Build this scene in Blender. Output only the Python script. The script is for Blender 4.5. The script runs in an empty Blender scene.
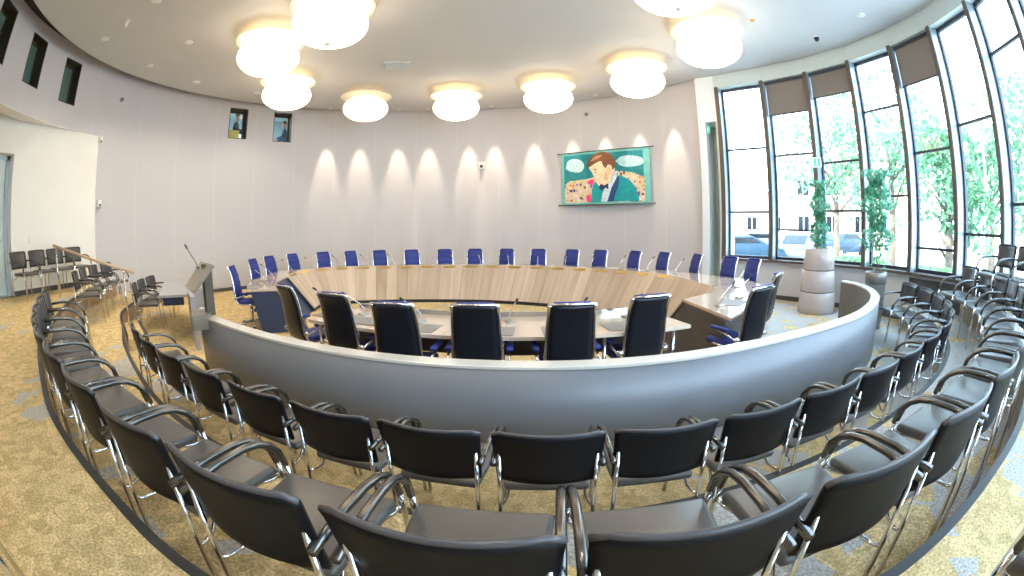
import bpy, bmesh, math, random
from mathutils import Vector, Matrix, Euler
random.seed(7)
PI = math.pi
SC = bpy.context.scene
COL = SC.collection
D = bpy.data
R = math.radians

# ------------------------------------------------------------------ materials
def nodes_of(m):
    m.use_nodes = True
    return m.node_tree, m.node_tree.nodes['Principled BSDF']

def mat(name, col, rough=.5, metal=0., var=0., vscale=8., bump=0., bscale=200., spec=.5, coat=0., emit=None, estr=0., aniso=None):
    m = D.materials.new(name)
    nt, b = nodes_of(m)
    b.inputs['Base Color'].default_value = (*col, 1)
    b.inputs['Roughness'].default_value = rough
    b.inputs['Metallic'].default_value = metal
    b.inputs['Specular IOR Level'].default_value = spec
    b.inputs['Coat Weight'].default_value = coat
    if emit:
        b.inputs['Emission Color'].default_value = (*emit, 1)
        b.inputs['Emission Strength'].default_value = estr
    tc = nt.nodes.new('ShaderNodeTexCoord')
    if var:
        n = nt.nodes.new('ShaderNodeTexNoise'); n.inputs['Scale'].default_value = vscale; n.inputs['Detail'].default_value = 4
        nt.links.new(tc.outputs['Object'], n.inputs['Vector'])
        r = nt.nodes.new('ShaderNodeValToRGB')
        r.color_ramp.elements[0].position = .3; r.color_ramp.elements[1].position = .7
        r.color_ramp.elements[0].color = (*[max(0, c*(1-var)) for c in col], 1)
        r.color_ramp.elements[1].color = (*[min(1, c*(1+var)) for c in col], 1)
        nt.links.new(n.outputs['Fac'], r.inputs['Fac']); nt.links.new(r.outputs['Color'], b.inputs['Base Color'])
    if bump:
        n2 = nt.nodes.new('ShaderNodeTexNoise'); n2.inputs['Scale'].default_value = bscale; n2.inputs['Detail'].default_value = 2
        nt.links.new(tc.outputs['Object'], n2.inputs['Vector'])
        bp = nt.nodes.new('ShaderNodeBump'); bp.inputs['Strength'].default_value = bump; bp.inputs['Distance'].default_value = .01
        nt.links.new(n2.outputs['Fac'], bp.inputs['Height']); nt.links.new(bp.outputs['Normal'], b.inputs['Normal'])
    return m

def mnode(nt, op, a, b=None, c=None):
    n = nt.nodes.new('ShaderNodeMath'); n.operation = op
    for i, v in enumerate((a, b, c)):
        if v is None: continue
        if isinstance(v, (int, float)): n.inputs[i].default_value = v
        else: nt.links.new(v, n.inputs[i])
    return n.outputs[0]

def mixc(nt, fac, a, b):
    n = nt.nodes.new('ShaderNodeMix'); n.data_type = 'RGBA'
    for s, v in ((n.inputs['Factor'], fac), (n.inputs['A'], a), (n.inputs['B'], b)):
        if isinstance(v, (int, float)): s.default_value = v
        elif isinstance(v, tuple): s.default_value = (*v, 1)
        else: nt.links.new(v, s)
    return n.outputs['Result']

def wall_mat():
    # plastered acoustic panels: thin upright joints at even angles round the drum
    m = D.materials.new('wall_panels'); nt, b = nodes_of(m)
    g = nt.nodes.new('ShaderNodeNewGeometry'); s = nt.nodes.new('ShaderNodeSeparateXYZ')
    nt.links.new(g.outputs['Position'], s.inputs[0])
    ax = mnode(nt, 'SUBTRACT', s.outputs[0], -1.75); ay = mnode(nt, 'SUBTRACT', s.outputs[1], 6.35)
    an = mnode(nt, 'ARCTAN2', ay, ax)
    f = mnode(nt, 'FRACT', mnode(nt, 'MULTIPLY_ADD', an, 180/PI/10.2, 40.2))
    line = mnode(nt, 'LESS_THAN', f, .012)
    noise = nt.nodes.new('ShaderNodeTexNoise'); noise.inputs['Scale'].default_value = 1.5
    c = mixc(nt, noise.outputs['Fac'], (.555, .54, .565), (.585, .57, .595))
    c = mixc(nt, line, c, (.64, .625, .65))
    nt.links.new(c, b.inputs['Base Color'])
    b.inputs['Roughness'].default_value = .85
    dots = nt.nodes.new('ShaderNodeTexNoise'); dots.inputs['Scale'].default_value = 160
    bp = nt.nodes.new('ShaderNodeBump'); bp.inputs['Strength'].default_value = .08; bp.inputs['Distance'].default_value = .004
    nt.links.new(dots.outputs['Fac'], bp.inputs['Height']); nt.links.new(bp.outputs['Normal'], b.inputs['Normal'])
    return m

def carpet_mat():
    m = D.materials.new('carpet'); nt, b = nodes_of(m)
    g = nt.nodes.new('ShaderNodeNewGeometry')
    P = g.outputs['Position']
    def noise(s, d=3):
        n = nt.nodes.new('ShaderNodeTexNoise'); n.inputs['Scale'].default_value = s; n.inputs['Detail'].default_value = d
        nt.links.new(P, n.inputs['Vector']); return n
    n1 = noise(9, 5); n2 = noise(75, 3); n3 = noise(.55, 2)
    wp = nt.nodes.new('ShaderNodeVectorMath'); wp.operation = 'MULTIPLY_ADD'
    nt.links.new(n1.outputs['Color'], wp.inputs[0]); wp.inputs[1].default_value = (.10, .10, 0); nt.links.new(P, wp.inputs[2])
    # ribbed weave turning direction patch by patch
    v = nt.nodes.new('ShaderNodeTexVoronoi'); v.inputs['Scale'].default_value = 16; nt.links.new(wp.outputs[0], v.inputs['Vector'])
    sv = nt.nodes.new('ShaderNodeSeparateColor'); nt.links.new(v.outputs['Color'], sv.inputs[0])
    base = mixc(nt, sv.outputs[0], (.40, .285, .12), (.70, .53, .27))
    base = mixc(nt, mnode(nt, 'MULTIPLY', n1.outputs['Fac'], .55), base, (.72, .57, .33))
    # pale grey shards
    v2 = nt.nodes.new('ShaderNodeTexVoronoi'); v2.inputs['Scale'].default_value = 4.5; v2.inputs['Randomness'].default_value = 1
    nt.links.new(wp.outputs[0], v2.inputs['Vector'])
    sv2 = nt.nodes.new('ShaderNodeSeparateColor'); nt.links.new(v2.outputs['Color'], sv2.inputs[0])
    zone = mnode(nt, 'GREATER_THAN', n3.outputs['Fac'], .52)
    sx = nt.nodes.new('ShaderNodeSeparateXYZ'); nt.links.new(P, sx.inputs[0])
    dens = mnode(nt, 'MINIMUM', mnode(nt, 'MAXIMUM', mnode(nt, 'MULTIPLY_ADD', sx.outputs[0], .16, -.12), -.05), .5)   # the pale shards get denser towards the right
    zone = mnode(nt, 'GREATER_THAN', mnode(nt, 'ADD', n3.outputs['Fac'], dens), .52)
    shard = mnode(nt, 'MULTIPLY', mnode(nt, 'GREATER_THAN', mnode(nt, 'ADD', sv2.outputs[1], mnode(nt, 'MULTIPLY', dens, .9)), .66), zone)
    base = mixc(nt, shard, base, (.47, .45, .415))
    fine = mnode(nt, 'MULTIPLY_ADD', n2.outputs['Fac'], 2.0, .02)
    mul = nt.nodes.new('ShaderNodeMix'); mul.data_type = 'RGBA'; mul.blend_type = 'MULTIPLY'; mul.inputs['Factor'].default_value = 1
    nt.links.new(base, mul.inputs['A']); nt.links.new(fine, mul.inputs['B'])
    nt.links.new(mul.outputs['Result'], b.inputs['Base Color'])
    b.inputs['Roughness'].default_value = .95; b.inputs['Specular IOR Level'].default_value = .2
    bp = nt.nodes.new('ShaderNodeBump'); bp.inputs['Strength'].default_value = .5; bp.inputs['Distance'].default_value = .01
    nt.links.new(n2.outputs['Fac'], bp.inputs['Height']); nt.links.new(bp.outputs['Normal'], b.inputs['Normal'])
    return m

def wood_mat(name, c0, c1, plank=.22, rough=.35, streak=9., line=.5):
    # planks run along V; U is the distance along the piece in metres
    m = D.materials.new(name); nt, b = nodes_of(m)
    uv = nt.nodes.new('ShaderNodeUVMap'); s = nt.nodes.new('ShaderNodeSeparateXYZ'); nt.links.new(uv.outputs[0], s.inputs[0])
    k = mnode(nt, 'DIVIDE', s.outputs[0], plank)
    idx = mnode(nt, 'FLOOR', k); fr = mnode(nt, 'FRACT', k)
    wn = nt.nodes.new('ShaderNodeTexWhiteNoise'); wn.noise_dimensions = '1D'; nt.links.new(idx, wn.inputs['W'])
    cb = nt.nodes.new('ShaderNodeCombineXYZ')
    nt.links.new(mnode(nt, 'MULTIPLY', s.outputs[0], streak), cb.inputs[0])
    nt.links.new(mnode(nt, 'MULTIPLY_ADD', wn.outputs['Value'], 40, mnode(nt, 'MULTIPLY', s.outputs[1], .9)), cb.inputs[1])
    n = nt.nodes.new('ShaderNodeTexNoise'); n.inputs['Scale'].default_value = 1; n.inputs['Detail'].default_value = 5; n.inputs['Distortion'].default_value = .4
    nt.links.new(cb.outputs[0], n.inputs['Vector'])
    f = mnode(nt, 'ADD', mnode(nt, 'MULTIPLY', wn.outputs['Value'], .45), mnode(nt, 'MULTIPLY', n.outputs['Fac'], .75))
    c = mixc(nt, f, c0, c1)
    e = mnode(nt, 'LESS_THAN', fr, .03)
    c = mixc(nt, mnode(nt, 'MULTIPLY', e, line), c, tuple(x*.55 for x in c0))
    nt.links.new(c, b.inputs['Base Color']); b.inputs['Roughness'].default_value = rough
    b.inputs['Coat Weight'].default_value = .7 if rough < .2 else 0; b.inputs['Coat Roughness'].default_value = .06
    return m

def glass_mat():
    m = D.materials.new('window_glass'); m.use_nodes = True; nt = m.node_tree
    for n in list(nt.nodes):
        if n.type != 'OUTPUT_MATERIAL': nt.nodes.remove(n)
    o = [n for n in nt.nodes if n.type == 'OUTPUT_MATERIAL'][0]
    t = nt.nodes.new('ShaderNodeBsdfTransparent'); t.inputs[0].default_value = (.94, .98, .98, 1)
    gl = nt.nodes.new('ShaderNodeBsdfGlossy'); gl.inputs['Roughness'].default_value = .01
    lw = nt.nodes.new('ShaderNodeLayerWeight'); fv = mnode(nt, 'MULTIPLY_ADD', mnode(nt, 'POWER', lw.outputs['Facing'], 5), .9, .03)
    mx = nt.nodes.new('ShaderNodeMixShader')
    nt.links.new(fv, mx.inputs[0]); nt.links.new(t.outputs[0], mx.inputs[1]); nt.links.new(gl.outputs[0], mx.inputs[2])
    nt.links.new(mx.outputs[0], o.inputs[0])
    return m

def leaf_mat(name, c0, c1, c2, trans=.35):
    m = D.materials.new(name); nt, b = nodes_of(m)
    oi = nt.nodes.new('ShaderNodeNewGeometry')
    n = nt.nodes.new('ShaderNodeTexNoise'); n.inputs['Scale'].default_value = 9; nt.links.new(oi.outputs['Position'], n.inputs['Vector'])
    r = nt.nodes.new('ShaderNodeValToRGB'); e = r.color_ramp.elements
    e[0].position = .3; e[0].color = (*c0, 1); e[1].position = .7; e[1].color = (*c2, 1)
    x = e.new(.5); x.color = (*c1, 1)
    nt.links.new(n.outputs['Fac'], r.inputs[0]); nt.links.new(r.outputs[0], b.inputs['Base Color'])
    b.inputs['Roughness'].default_value = .45
    tr = nt.nodes.new('ShaderNodeBsdfTranslucent'); nt.links.new(r.outputs[0], tr.inputs[0])
    mx = nt.nodes.new('ShaderNodeMixShader'); mx.inputs[0].default_value = trans
    o = [q for q in nt.nodes if q.type == 'OUTPUT_MATERIAL'][0]
    nt.links.new(b.outputs[0], mx.inputs[1]); nt.links.new(tr.outputs[0], mx.inputs[2]); nt.links.new(mx.outputs[0], o.inputs[0])
    return m

LAMP_W = 4.2
M = dict(
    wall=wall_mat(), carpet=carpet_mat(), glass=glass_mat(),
    white=mat('white_wall', (.84, .83, .79), .7, var=.02, vscale=2),
    jambwhite=mat('jamb_white', (.80, .84, .86), .5),
    ceil=mat('ceiling_plaster', (.55, .555, .56), .75, var=.02, vscale=1.2),
    fascia=mat('fascia', (.60, .68, .67), .3),
    dark=mat('dark_gap', (.03, .028, .026), .8),
    base=mat('baseboard_grey', (.075, .075, .08), .5),
    nosing=mat('nosing', (.035, .035, .036), .45),
    riser=mat('riser_wood', (.36, .26, .16), .5, var=.15, vscale=6),
    parapet=mat('parapet_lacquer', (.20, .20, .218), .40, metal=.08, var=.03, vscale=2),
    parapet_in=mat('parapet_inner', (.16, .145, .13), .5),
    parapet_top=mat('parapet_cap', (.76, .72, .66), .25, metal=.2),
    chrome=mat('chrome', (.78, .78, .79), .12, metal=1),
    steel=mat('brushed_steel', (.42, .41, .39), .32, metal=1, var=.06, vscale=12),
    poststeel=mat('post_steel', (.12, .10, .075), .6, spec=.2),
    darksteel=mat('dark_steel_tube', (.15, .145, .14), .22, metal=.9),
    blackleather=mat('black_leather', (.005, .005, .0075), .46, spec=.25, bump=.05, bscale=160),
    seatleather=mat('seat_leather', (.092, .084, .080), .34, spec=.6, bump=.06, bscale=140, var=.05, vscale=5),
    backcushion=mat('back_cushion_leather', (.036, .036, .040), .34, spec=.7, bump=.06, bscale=140),  # seat leather again, with the upright face's shade put into the colour
    edge=mat('back_edge', (.085, .08, .085), .3),
    bluefab=mat('blue_fabric', (.018, .038, .235), .62, bump=.08, bscale=220, var=.08, vscale=10),
    execblack=mat('exec_back_leather', (.008, .010, .016), .32, spec=.4, bump=.04, bscale=120),
    plastic=mat('black_plastic', (.02, .02, .022), .45),
    navy=mat('navy_laminate', (.028, .045, .095), .4, var=.05, vscale=3),
    brownlam=mat('brown_laminate', (.045, .034, .032), .45, var=.05, vscale=3),
    panelwood=wood_mat('panel_wood', (.30, .20, .13), (.70, .56, .43), .26, .38, 7.),
    tablewood=wood_mat('table_wood', (.62, .47, .36), (.74, .60, .48), .55, .14, 5., .25),
    brass=mat('brass', (.70, .50, .20), .3, metal=1),
    glossmetal=mat('gloss_metal', (.52, .52, .50), .14, metal=.85, var=.1, vscale=1.5),
    pad=mat('desk_pad_grey', (.27, .26, .245), .6),
    mullion=mat('mullion_bronze', (.115, .085, .068), .42, var=.06, vscale=3),
    mullside=mat('mullion_side', (.34, .41, .47), .3, metal=.3),
    framedark=mat('frame_dark', (.035, .045, .07), .4),
    blind=mat('blind_cloth', (.25, .215, .19), .9, bump=.1, bscale=300),
    windowdark=mat('small_window_frame', (.045, .036, .02), .45),
    greenglass=mat('tinted_glass', (.11, .19, .16), .08, spec=.8),
    lampglass=mat('lamp_glass', (.9, .88, .84), .4, emit=(1, .82, .60), estr=LAMP_W),
    lampdim=mat('lamp_glass_dim', (.9, .88, .84), .4, emit=(1, .82, .60), estr=LAMP_W*.28),
    lampdisc=mat('lamp_reflector', (.92, .90, .86), .5),
    spotglow=mat('spot_glow', (1, 1, 1), .5, emit=(1, .9, .75), estr=5),
    signgreen=mat('sign_green', (.03, .55, .30), .4, emit=(.08, .8, .45), estr=.7),
    signwhite=mat('sign_white', (.9, .95, .92), .4, emit=(.85, 1, .92), estr=.8),
    whiteplastic=mat('white_plastic', (.78, .78, .76), .4),
    orange=mat('orange_plastic', (.8, .35, .05), .4),
    planter=mat('planter_white', (.56, .475, .45), .22, var=.02, vscale=3, coat=.2),
    zinc=mat('zinc_pot', (.28, .265, .25), .38, metal=.55, var=.12, vscale=6),
    soil=mat('soil', (.10, .06, .04), .95, bump=.6, bscale=40),
    stem=mat('plant_stem', (.20, .15, .08), .8),
    leaf=leaf_mat('indoor_leaf', (.05, .26, .15), (.12, .42, .26), (.34, .64, .44)),
    bark=mat('bark', (.16, .12, .09), .9, var=.3, vscale=8),
    treeleaf=leaf_mat('tree_leaf', (.05, .19, .10), (.13, .30, .16), (.36, .50, .33), .45),
    hedge=leaf_mat('hedge_leaf', (.16, .36, .12), (.28, .50, .2), (.5, .66, .4), .45),
    paving=mat('paving', (.62, .60, .57), .85, var=.08, vscale=.7),
    brick=mat('brick', (.42, .26, .21), .85, var=.2, vscale=3),
    render_=mat('pale_render', (.72, .66, .62), .85, var=.05, vscale=1),
    roof=mat('roof_tile', (.35, .22, .18), .8, var=.15, vscale=4),
    carblue=mat('car_blue', (.012, .04, .07), .4, spec=.4),
    carsilver=mat('car_silver', (.10, .115, .13), .4, spec=.4),
    carglass=mat('car_glass', (.008, .012, .016), .15, spec=.4),
    tyre=mat('tyre', (.03, .03, .03), .8),
    handrail=mat('handrail_wood', (.50, .36, .24), .35, var=.1, vscale=12),
    lect=mat('lectern_board', (.33, .28, .22), .35, metal=.35),
    deskgrey=mat('desk_grey', (.36, .36, .39), .4, var=.03, vscale=3),
    redrubber=mat('rail_end', (.5, .12, .12), .5),
)

def reflector_mat():
    m = D.materials.new('lamp_reflector'); nt, b = nodes_of(m)
    b.inputs['Base Color'].default_value = (.92, .90, .86, 1); b.inputs['Roughness'].default_value = .5
    tr = nt.nodes.new('ShaderNodeBsdfTranslucent'); tr.inputs[0].default_value = (.95, .86, .70, 1)
    mx = nt.nodes.new('ShaderNodeMixShader'); mx.inputs[0].default_value = .6
    o = [q for q in nt.nodes if q.type == 'OUTPUT_MATERIAL'][0]
    nt.links.new(b.outputs[0], mx.inputs[1]); nt.links.new(tr.outputs[0], mx.inputs[2]); nt.links.new(mx.outputs[0], o.inputs[0])
    return m
M['lampdisc'] = reflector_mat()
# ------------------------------------------------------------------ mesh helpers
class MB:
    def __init__(self): self.bm = bmesh.new(); self.uv = None
    def _add(self, verts, faces, smooth=False, mi=0, mx=None):
        vs = [self.bm.verts.new(mx @ Vector(v) if mx else Vector(v)) for v in verts]
        out = []
        for f in faces:
            try:
                q = self.bm.faces.new([vs[i] for i in f]); q.smooth = smooth; q.material_index = mi; out.append(q)
            except ValueError: pass
        return vs, out
    def box(self, c, s, bevel=0., rot=None, seg=2, smooth=False, mx=None, mi=0):
        t = bmesh.new(); bmesh.ops.create_cube(t, size=1)
        bmesh.ops.scale(t, vec=Vector(s), verts=t.verts)
        if bevel: bmesh.ops.bevel(t, geom=list(t.edges), offset=bevel, segments=seg, profile=.5, affect='EDGES')
        m = Matrix.Translation(Vector(c)) @ (Euler(rot).to_matrix().to_4x4() if rot else Matrix())
        if mx: m = mx @ m
        t.verts.index_update()
        self._add([m @ v.co for v in t.verts], [[v.index for v in f.verts] for f in t.faces], smooth or bevel > 0 and seg > 1, mi)
        t.free(); return self
    def tube(self, pts, r, seg=8, caps=True, mx=None, mi=0, flat=None):
        P = [Vector(p) for p in pts]; n = len(P)
        rr = r if isinstance(r, (list, tuple)) else [r]*n
        up = None; V = []
        for i, p in enumerate(P):
            t = (P[min(i+1, n-1)] - P[max(i-1, 0)]).normalized()
            if up is None:
                a = Vector((0, 0, 1)) if abs(t.z) < .9 else Vector((1, 0, 0))
                up = (a - t*a.dot(t)).normalized()
            else: up = (up - t*up.dot(t)).normalized()
            sd = t.cross(up)
            for k in range(seg):
                an = 2*PI*k/seg
                fx = flat or 1
                V.append(p + (up*math.cos(an) + sd*math.sin(an)*fx)*rr[i])
        F = [[i*seg+k, i*seg+(k+1) % seg, (i+1)*seg+(k+1) % seg, (i+1)*seg+k] for i in range(n-1) for k in range(seg)]
        if caps: F += [list(range(seg))[::-1], [(n-1)*seg+k for k in range(seg)]]
        self._add(V, F, True, mi, mx); return self
    def lathe(self, prof, seg=24, c=(0, 0, 0), mx=None, mi=0, smooth=True):
        V = []; F = []; n = len(prof)
        for r, z in prof:
            for k in range(seg):
                a = 2*PI*k/seg; V.append((c[0]+r*math.cos(a), c[1]+r*math.sin(a), c[2]+z))
        for i in range(n-1):
            for k in range(seg):
                F.append([i*seg+k, i*seg+(k+1) % seg, (i+1)*seg+(k+1) % seg, (i+1)*seg+k])
        if prof[0][0] > 1e-4: F.append(list(range(seg))[::-1])
        if prof[-1][0] > 1e-4: F.append([(n-1)*seg+k for k in range(seg)])
        self._add(V, F, smooth, mi, mx); return self
    def prism(self, poly, z0, z1, mx=None, mi=0):
        n = len(poly)
        V = [(p[0], p[1], z0) for p in poly] + [(p[0], p[1], z1) for p in poly]
        F = [list(range(n))[::-1], list(range(n, 2*n))] + [[i, (i+1) % n, n+(i+1) % n, n+i] for i in range(n)]
        self._add(V, F, False, mi, mx); return self
    def rings(self, rings, smooth=False, closed=True, caps=True, mi=0, uvs=None):
        # rings: list of equal-length closed profiles -> skin
        n = len(rings); k = len(rings[0]); V = [v for r in rings for v in r]; F = []
        kk = k if closed else k-1
        for i in range(n-1):
            for j in range(kk):
                F.append([i*k+j, i*k+(j+1) % k, (i+1)*k+(j+1) % k, (i+1)*k+j])
        if caps and closed: F += [list(range(k))[::-1], [(n-1)*k+j for j in range(k)]]
        vs, fs = self._add(V, F, smooth, mi)
        if uvs:
            L = self.bm.loops.layers.uv.verify(); ix = {v: i for i, v in enumerate(vs)}
            for f in fs:
                for l in f.loops: l[L].uv = uvs[ix[l.vert]]
        return self
    def grid(self, fn, nu, nv, thick, smooth=True, mi=0):
        # solid shell from fn(u,v)->(point, normal)
        top = []; bot = []
        for j in range(nv+1):
            for i in range(nu+1):
                p, nn = fn(i/nu, j/nv); p = Vector(p); nn = Vector(nn).normalized()
                top.append(p + nn*thick/2); bot.append(p - nn*thick/2)
        N = len(top); W = nu+1; F = []
        for j in range(nv):
            for i in range(nu):
                a = j*W+i; F.append([a, a+1, a+1+W, a+W]); F.append([N+a, N+a+W, N+a+1+W, N+a+1])
        for i in range(nu):
            F.append([i, N+i, N+i+1, i+1]); a = nv*W+i; F.append([a, a+1, N+a+1, N+a])
        for j in range(nv):
            a = j*W; F.append([a, a+W, N+a+W, N+a]); a = j*W+nu; F.append([a, N+a, N+a+W, a+W])
        self._add(top+bot, F, smooth, mi); return self
    def build(self, name, m, parent=None, loc=None, fix=True):
        if fix: bmesh.ops.recalc_face_normals(self.bm, faces=list(self.bm.faces))
        me = D.meshes.new(name); self.bm.to_mesh(me); self.bm.free()
        for x in (m if isinstance(m, (list, tuple)) else [m]): me.materials.append(x)
        o = D.objects.new(name, me); COL.objects.link(o)
        if parent: o.parent = parent
        if loc: o.location = loc
        return o

def tag(o, label=None, cat=None, group=None, kind=None):
    if label: o['label'] = label
    if cat: o['category'] = cat
    if group: o['group'] = group
    if kind: o['kind'] = kind
    return o
def struct(name, mb, m, parent=None):
    o = mb.build(name, m, parent)
    if not parent: o['kind'] = 'structure'
    return o
def thing(name, label, cat, loc=(0, 0, 0), rz=0., group=None):
    o = D.objects.new(name, None); COL.objects.link(o); o.empty_display_size = .1
    o.location = loc; o.rotation_euler = (0, 0, rz)
    return tag(o, label, cat, group)
def dup(root, loc, rz, label, group=None):
    kids = [o for o in KIDS[root.name]]
    r = root.copy(); COL.objects.link(r); r.location = loc; r.rotation_euler = (0, 0, rz); r['label'] = label
    if group: r['group'] = group
    for ch, sub in kids:
        c = ch.copy(); COL.objects.link(c); c.parent = r
        for g in sub:
            d = g.copy(); COL.objects.link(d); d.parent = c
    return r
KIDS = {}
def register(root):
    KIDS[root.name] = [(c, [g for g in D.objects if g.parent == c]) for c in D.objects if c.parent == root]

def catmull(P, n, per=24):
    P = [Vector(p) for p in P]; Q = [2*P[0]-P[1]] + P + [2*P[-1]-P[-2]]; out = []
    for i in range(len(P)-1):
        a, b, c, d = Q[i:i+4]
        for k in range(per):
            t = k/per
            out.append(.5*((2*b)+(c-a)*t+(2*a-5*b+4*c-d)*t*t+(3*b-3*c+d-a)*t**3))
    out.append(P[-1]); return resample(out, n)
def resample(out, n):
    L = [0]
    for i in range(1, len(out)): L.append(L[-1]+(out[i]-out[i-1]).length)
    res = []; j = 0
    for k in range(n):
        s = L[-1]*k/(n-1)
        while j < len(L)-2 and L[j+1] < s: j += 1
        t = (s-L[j])/max(1e-9, L[j+1]-L[j]); res.append(out[j].lerp(out[j+1], min(1, max(0, t))))
    return res
def normals2(P):
    N = []
    for i in range(len(P)):
        t = (P[min(i+1, len(P)-1)]-P[max(i-1, 0)]); N.append(Vector((-t.y, t.x)).normalized())
    return N
def sweep(path, prof, uv=False):
    # path: 2D points, prof: [(offset to the left, z)] closed
    P = [Vector(p) for p in path]; N = normals2(P)
    return [[(p.x+n.x*o, p.y+n.y*o, z) for o, z in prof] for p, n in zip(P, N)]
def arc(cx, cy, r, a0, a1, n):
    return [Vector((cx+r*math.cos(R(a0+(a1-a0)*i/(n-1))), cy+r*math.sin(R(a0+(a1-a0)*i/(n-1))))) for i in range(n)]

# ------------------------------------------------------------------ camera (15 mm class fisheye, lens shifted on the frame)
cd = D.cameras.new('camera'); cam = D.objects.new('camera', cd); COL.objects.link(cam); SC.camera = cam
cd.type = 'PANO'; cd.panorama_type = 'FISHEYE_EQUISOLID'
cd.sensor_width = 36; cd.fisheye_lens = 438.5*36/1024; cd.fisheye_fov = R(300)
cd.shift_y = -48/576; cd.clip_start = .05; cd.clip_end = 300
def _w(v):
    x, y, z = v; c, s = math.cos(R(-.7)), math.sin(R(-.7)); x, y = c*x-s*y, s*x+c*y
    c, s = math.cos(R(-2.2)), math.sin(R(-2.2)); y, z = y*c+z*s, z*c-y*s
    return Vector((x, z, y))
X, Y, Z = _w((1, 0, 0)), _w((0, 1, 0)), -_w((0, 0, 1))
cam.matrix_world = Matrix(((X.x, Y.x, Z.x, 0), (X.y, Y.y, Z.y, 0), (X.z, Y.z, Z.z, 1.75), (0, 0, 0, 1)))

# ------------------------------------------------------------------ room shell
DC = (-1.75, 6.35); DR = 7.5          # drum wall
WC = (.55, 4.85); WR = 6.5            # window arc
HZ = 5.4
def wpt(k, r=WR): a = R(46-10.9*(k-1)); return Vector((WC[0]+r*math.cos(a), WC[1]+r*math.sin(a)))

N2 = [(-9.3, 7.15), (-8.5, 6.95), (-8.05, 6.6), (-7.65, 5.95), (-7.1, 5.25), (-6.5, 4.75), (-5.9, 4.33), (-4.92, 3.59), (-3.72, 2.85), (-2.86, 2.39), (-1.85, 2.03), (-.58, 1.76), (.63, 1.72), (1.97, 1.83), (2.87, 1.98), (3.6, 2.15), (4.36, 2.41), (5.13, 2.82), (5.75, 3.4), (6.2, 4.0), (6.45, 4.6), (6.6, 4.95), (7.3, 5.2)]
N3 = [(-9.3, 6.5), (-8.85, 6.4), (-8.62, 5.95), (-8.4, 5.45), (-8.05, 4.9), (-7.55, 4.25), (-6.95, 3.7), (-6.2, 3.1), (-5.5, 2.56), (-4.73, 2.02), (-3.42, 1.41), (-2.67, 1.12), (-1.67, .86), (-1.01, .70), (0, .58), (1.16, .52), (2.04, .59), (2.92, .74), (4.0, 1.12), (4.9, 1.6), (5.5, 2.1), (5.95, 2.6), (6.3, 3.1), (6.7, 3.5), (7.2, 3.7)]
n2 = catmull(N2, 130); n3 = catmull(N3, 130)
rear = [tuple(wpt(k, WR+.05)) for k in (7, 8, 9, 10, 11, 12, 13)]+[(1.0, -3.6), (-9.6, -3.6)]
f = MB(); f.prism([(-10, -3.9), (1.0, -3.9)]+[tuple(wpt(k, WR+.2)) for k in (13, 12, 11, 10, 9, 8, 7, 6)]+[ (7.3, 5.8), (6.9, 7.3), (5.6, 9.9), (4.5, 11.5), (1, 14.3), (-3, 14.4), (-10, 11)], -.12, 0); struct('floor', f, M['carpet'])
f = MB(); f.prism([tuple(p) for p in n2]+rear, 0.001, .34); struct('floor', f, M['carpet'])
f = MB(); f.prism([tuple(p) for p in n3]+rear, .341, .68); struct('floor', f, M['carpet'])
for i, (pl, z) in enumerate(((n2, .34), (n3, .68))):
    b = MB(); b.rings(sweep(pl, [(.012, z-.30), (.012, z-.035), (-.02, z-.035), (-.02, z-.30)])); struct('trim_%d' % (i*2+1), b, M['riser'])
    b = MB(); b.rings(sweep(pl, [(.02, z-.035), (.02, z+.006), (-.032, z+.006), (-.032, z-.035)])); struct('trim_%d' % (i*2+2), b, M['nosing'])
# aisle half steps
for k, (pth, z0) in enumerate(((((-6.38, 3.26), (-5.98, 2.98), (-5.55, 2.70), (-5.2, 2.44)), .34), (((-6.95, 5.13), (-6.5, 4.82), (-6.05, 4.52), (-5.7, 4.25)), .0))):
    p = catmull(pth, 16)
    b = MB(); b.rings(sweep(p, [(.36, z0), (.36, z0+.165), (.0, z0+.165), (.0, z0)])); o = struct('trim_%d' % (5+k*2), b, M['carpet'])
    b = MB(); b.rings(sweep(p, [(.375, z0), (.375, z0+.172), (.31, z0+.172), (.31, z0)])); struct('trim_%d' % (6+k*2), b, M['nosing'])

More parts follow.
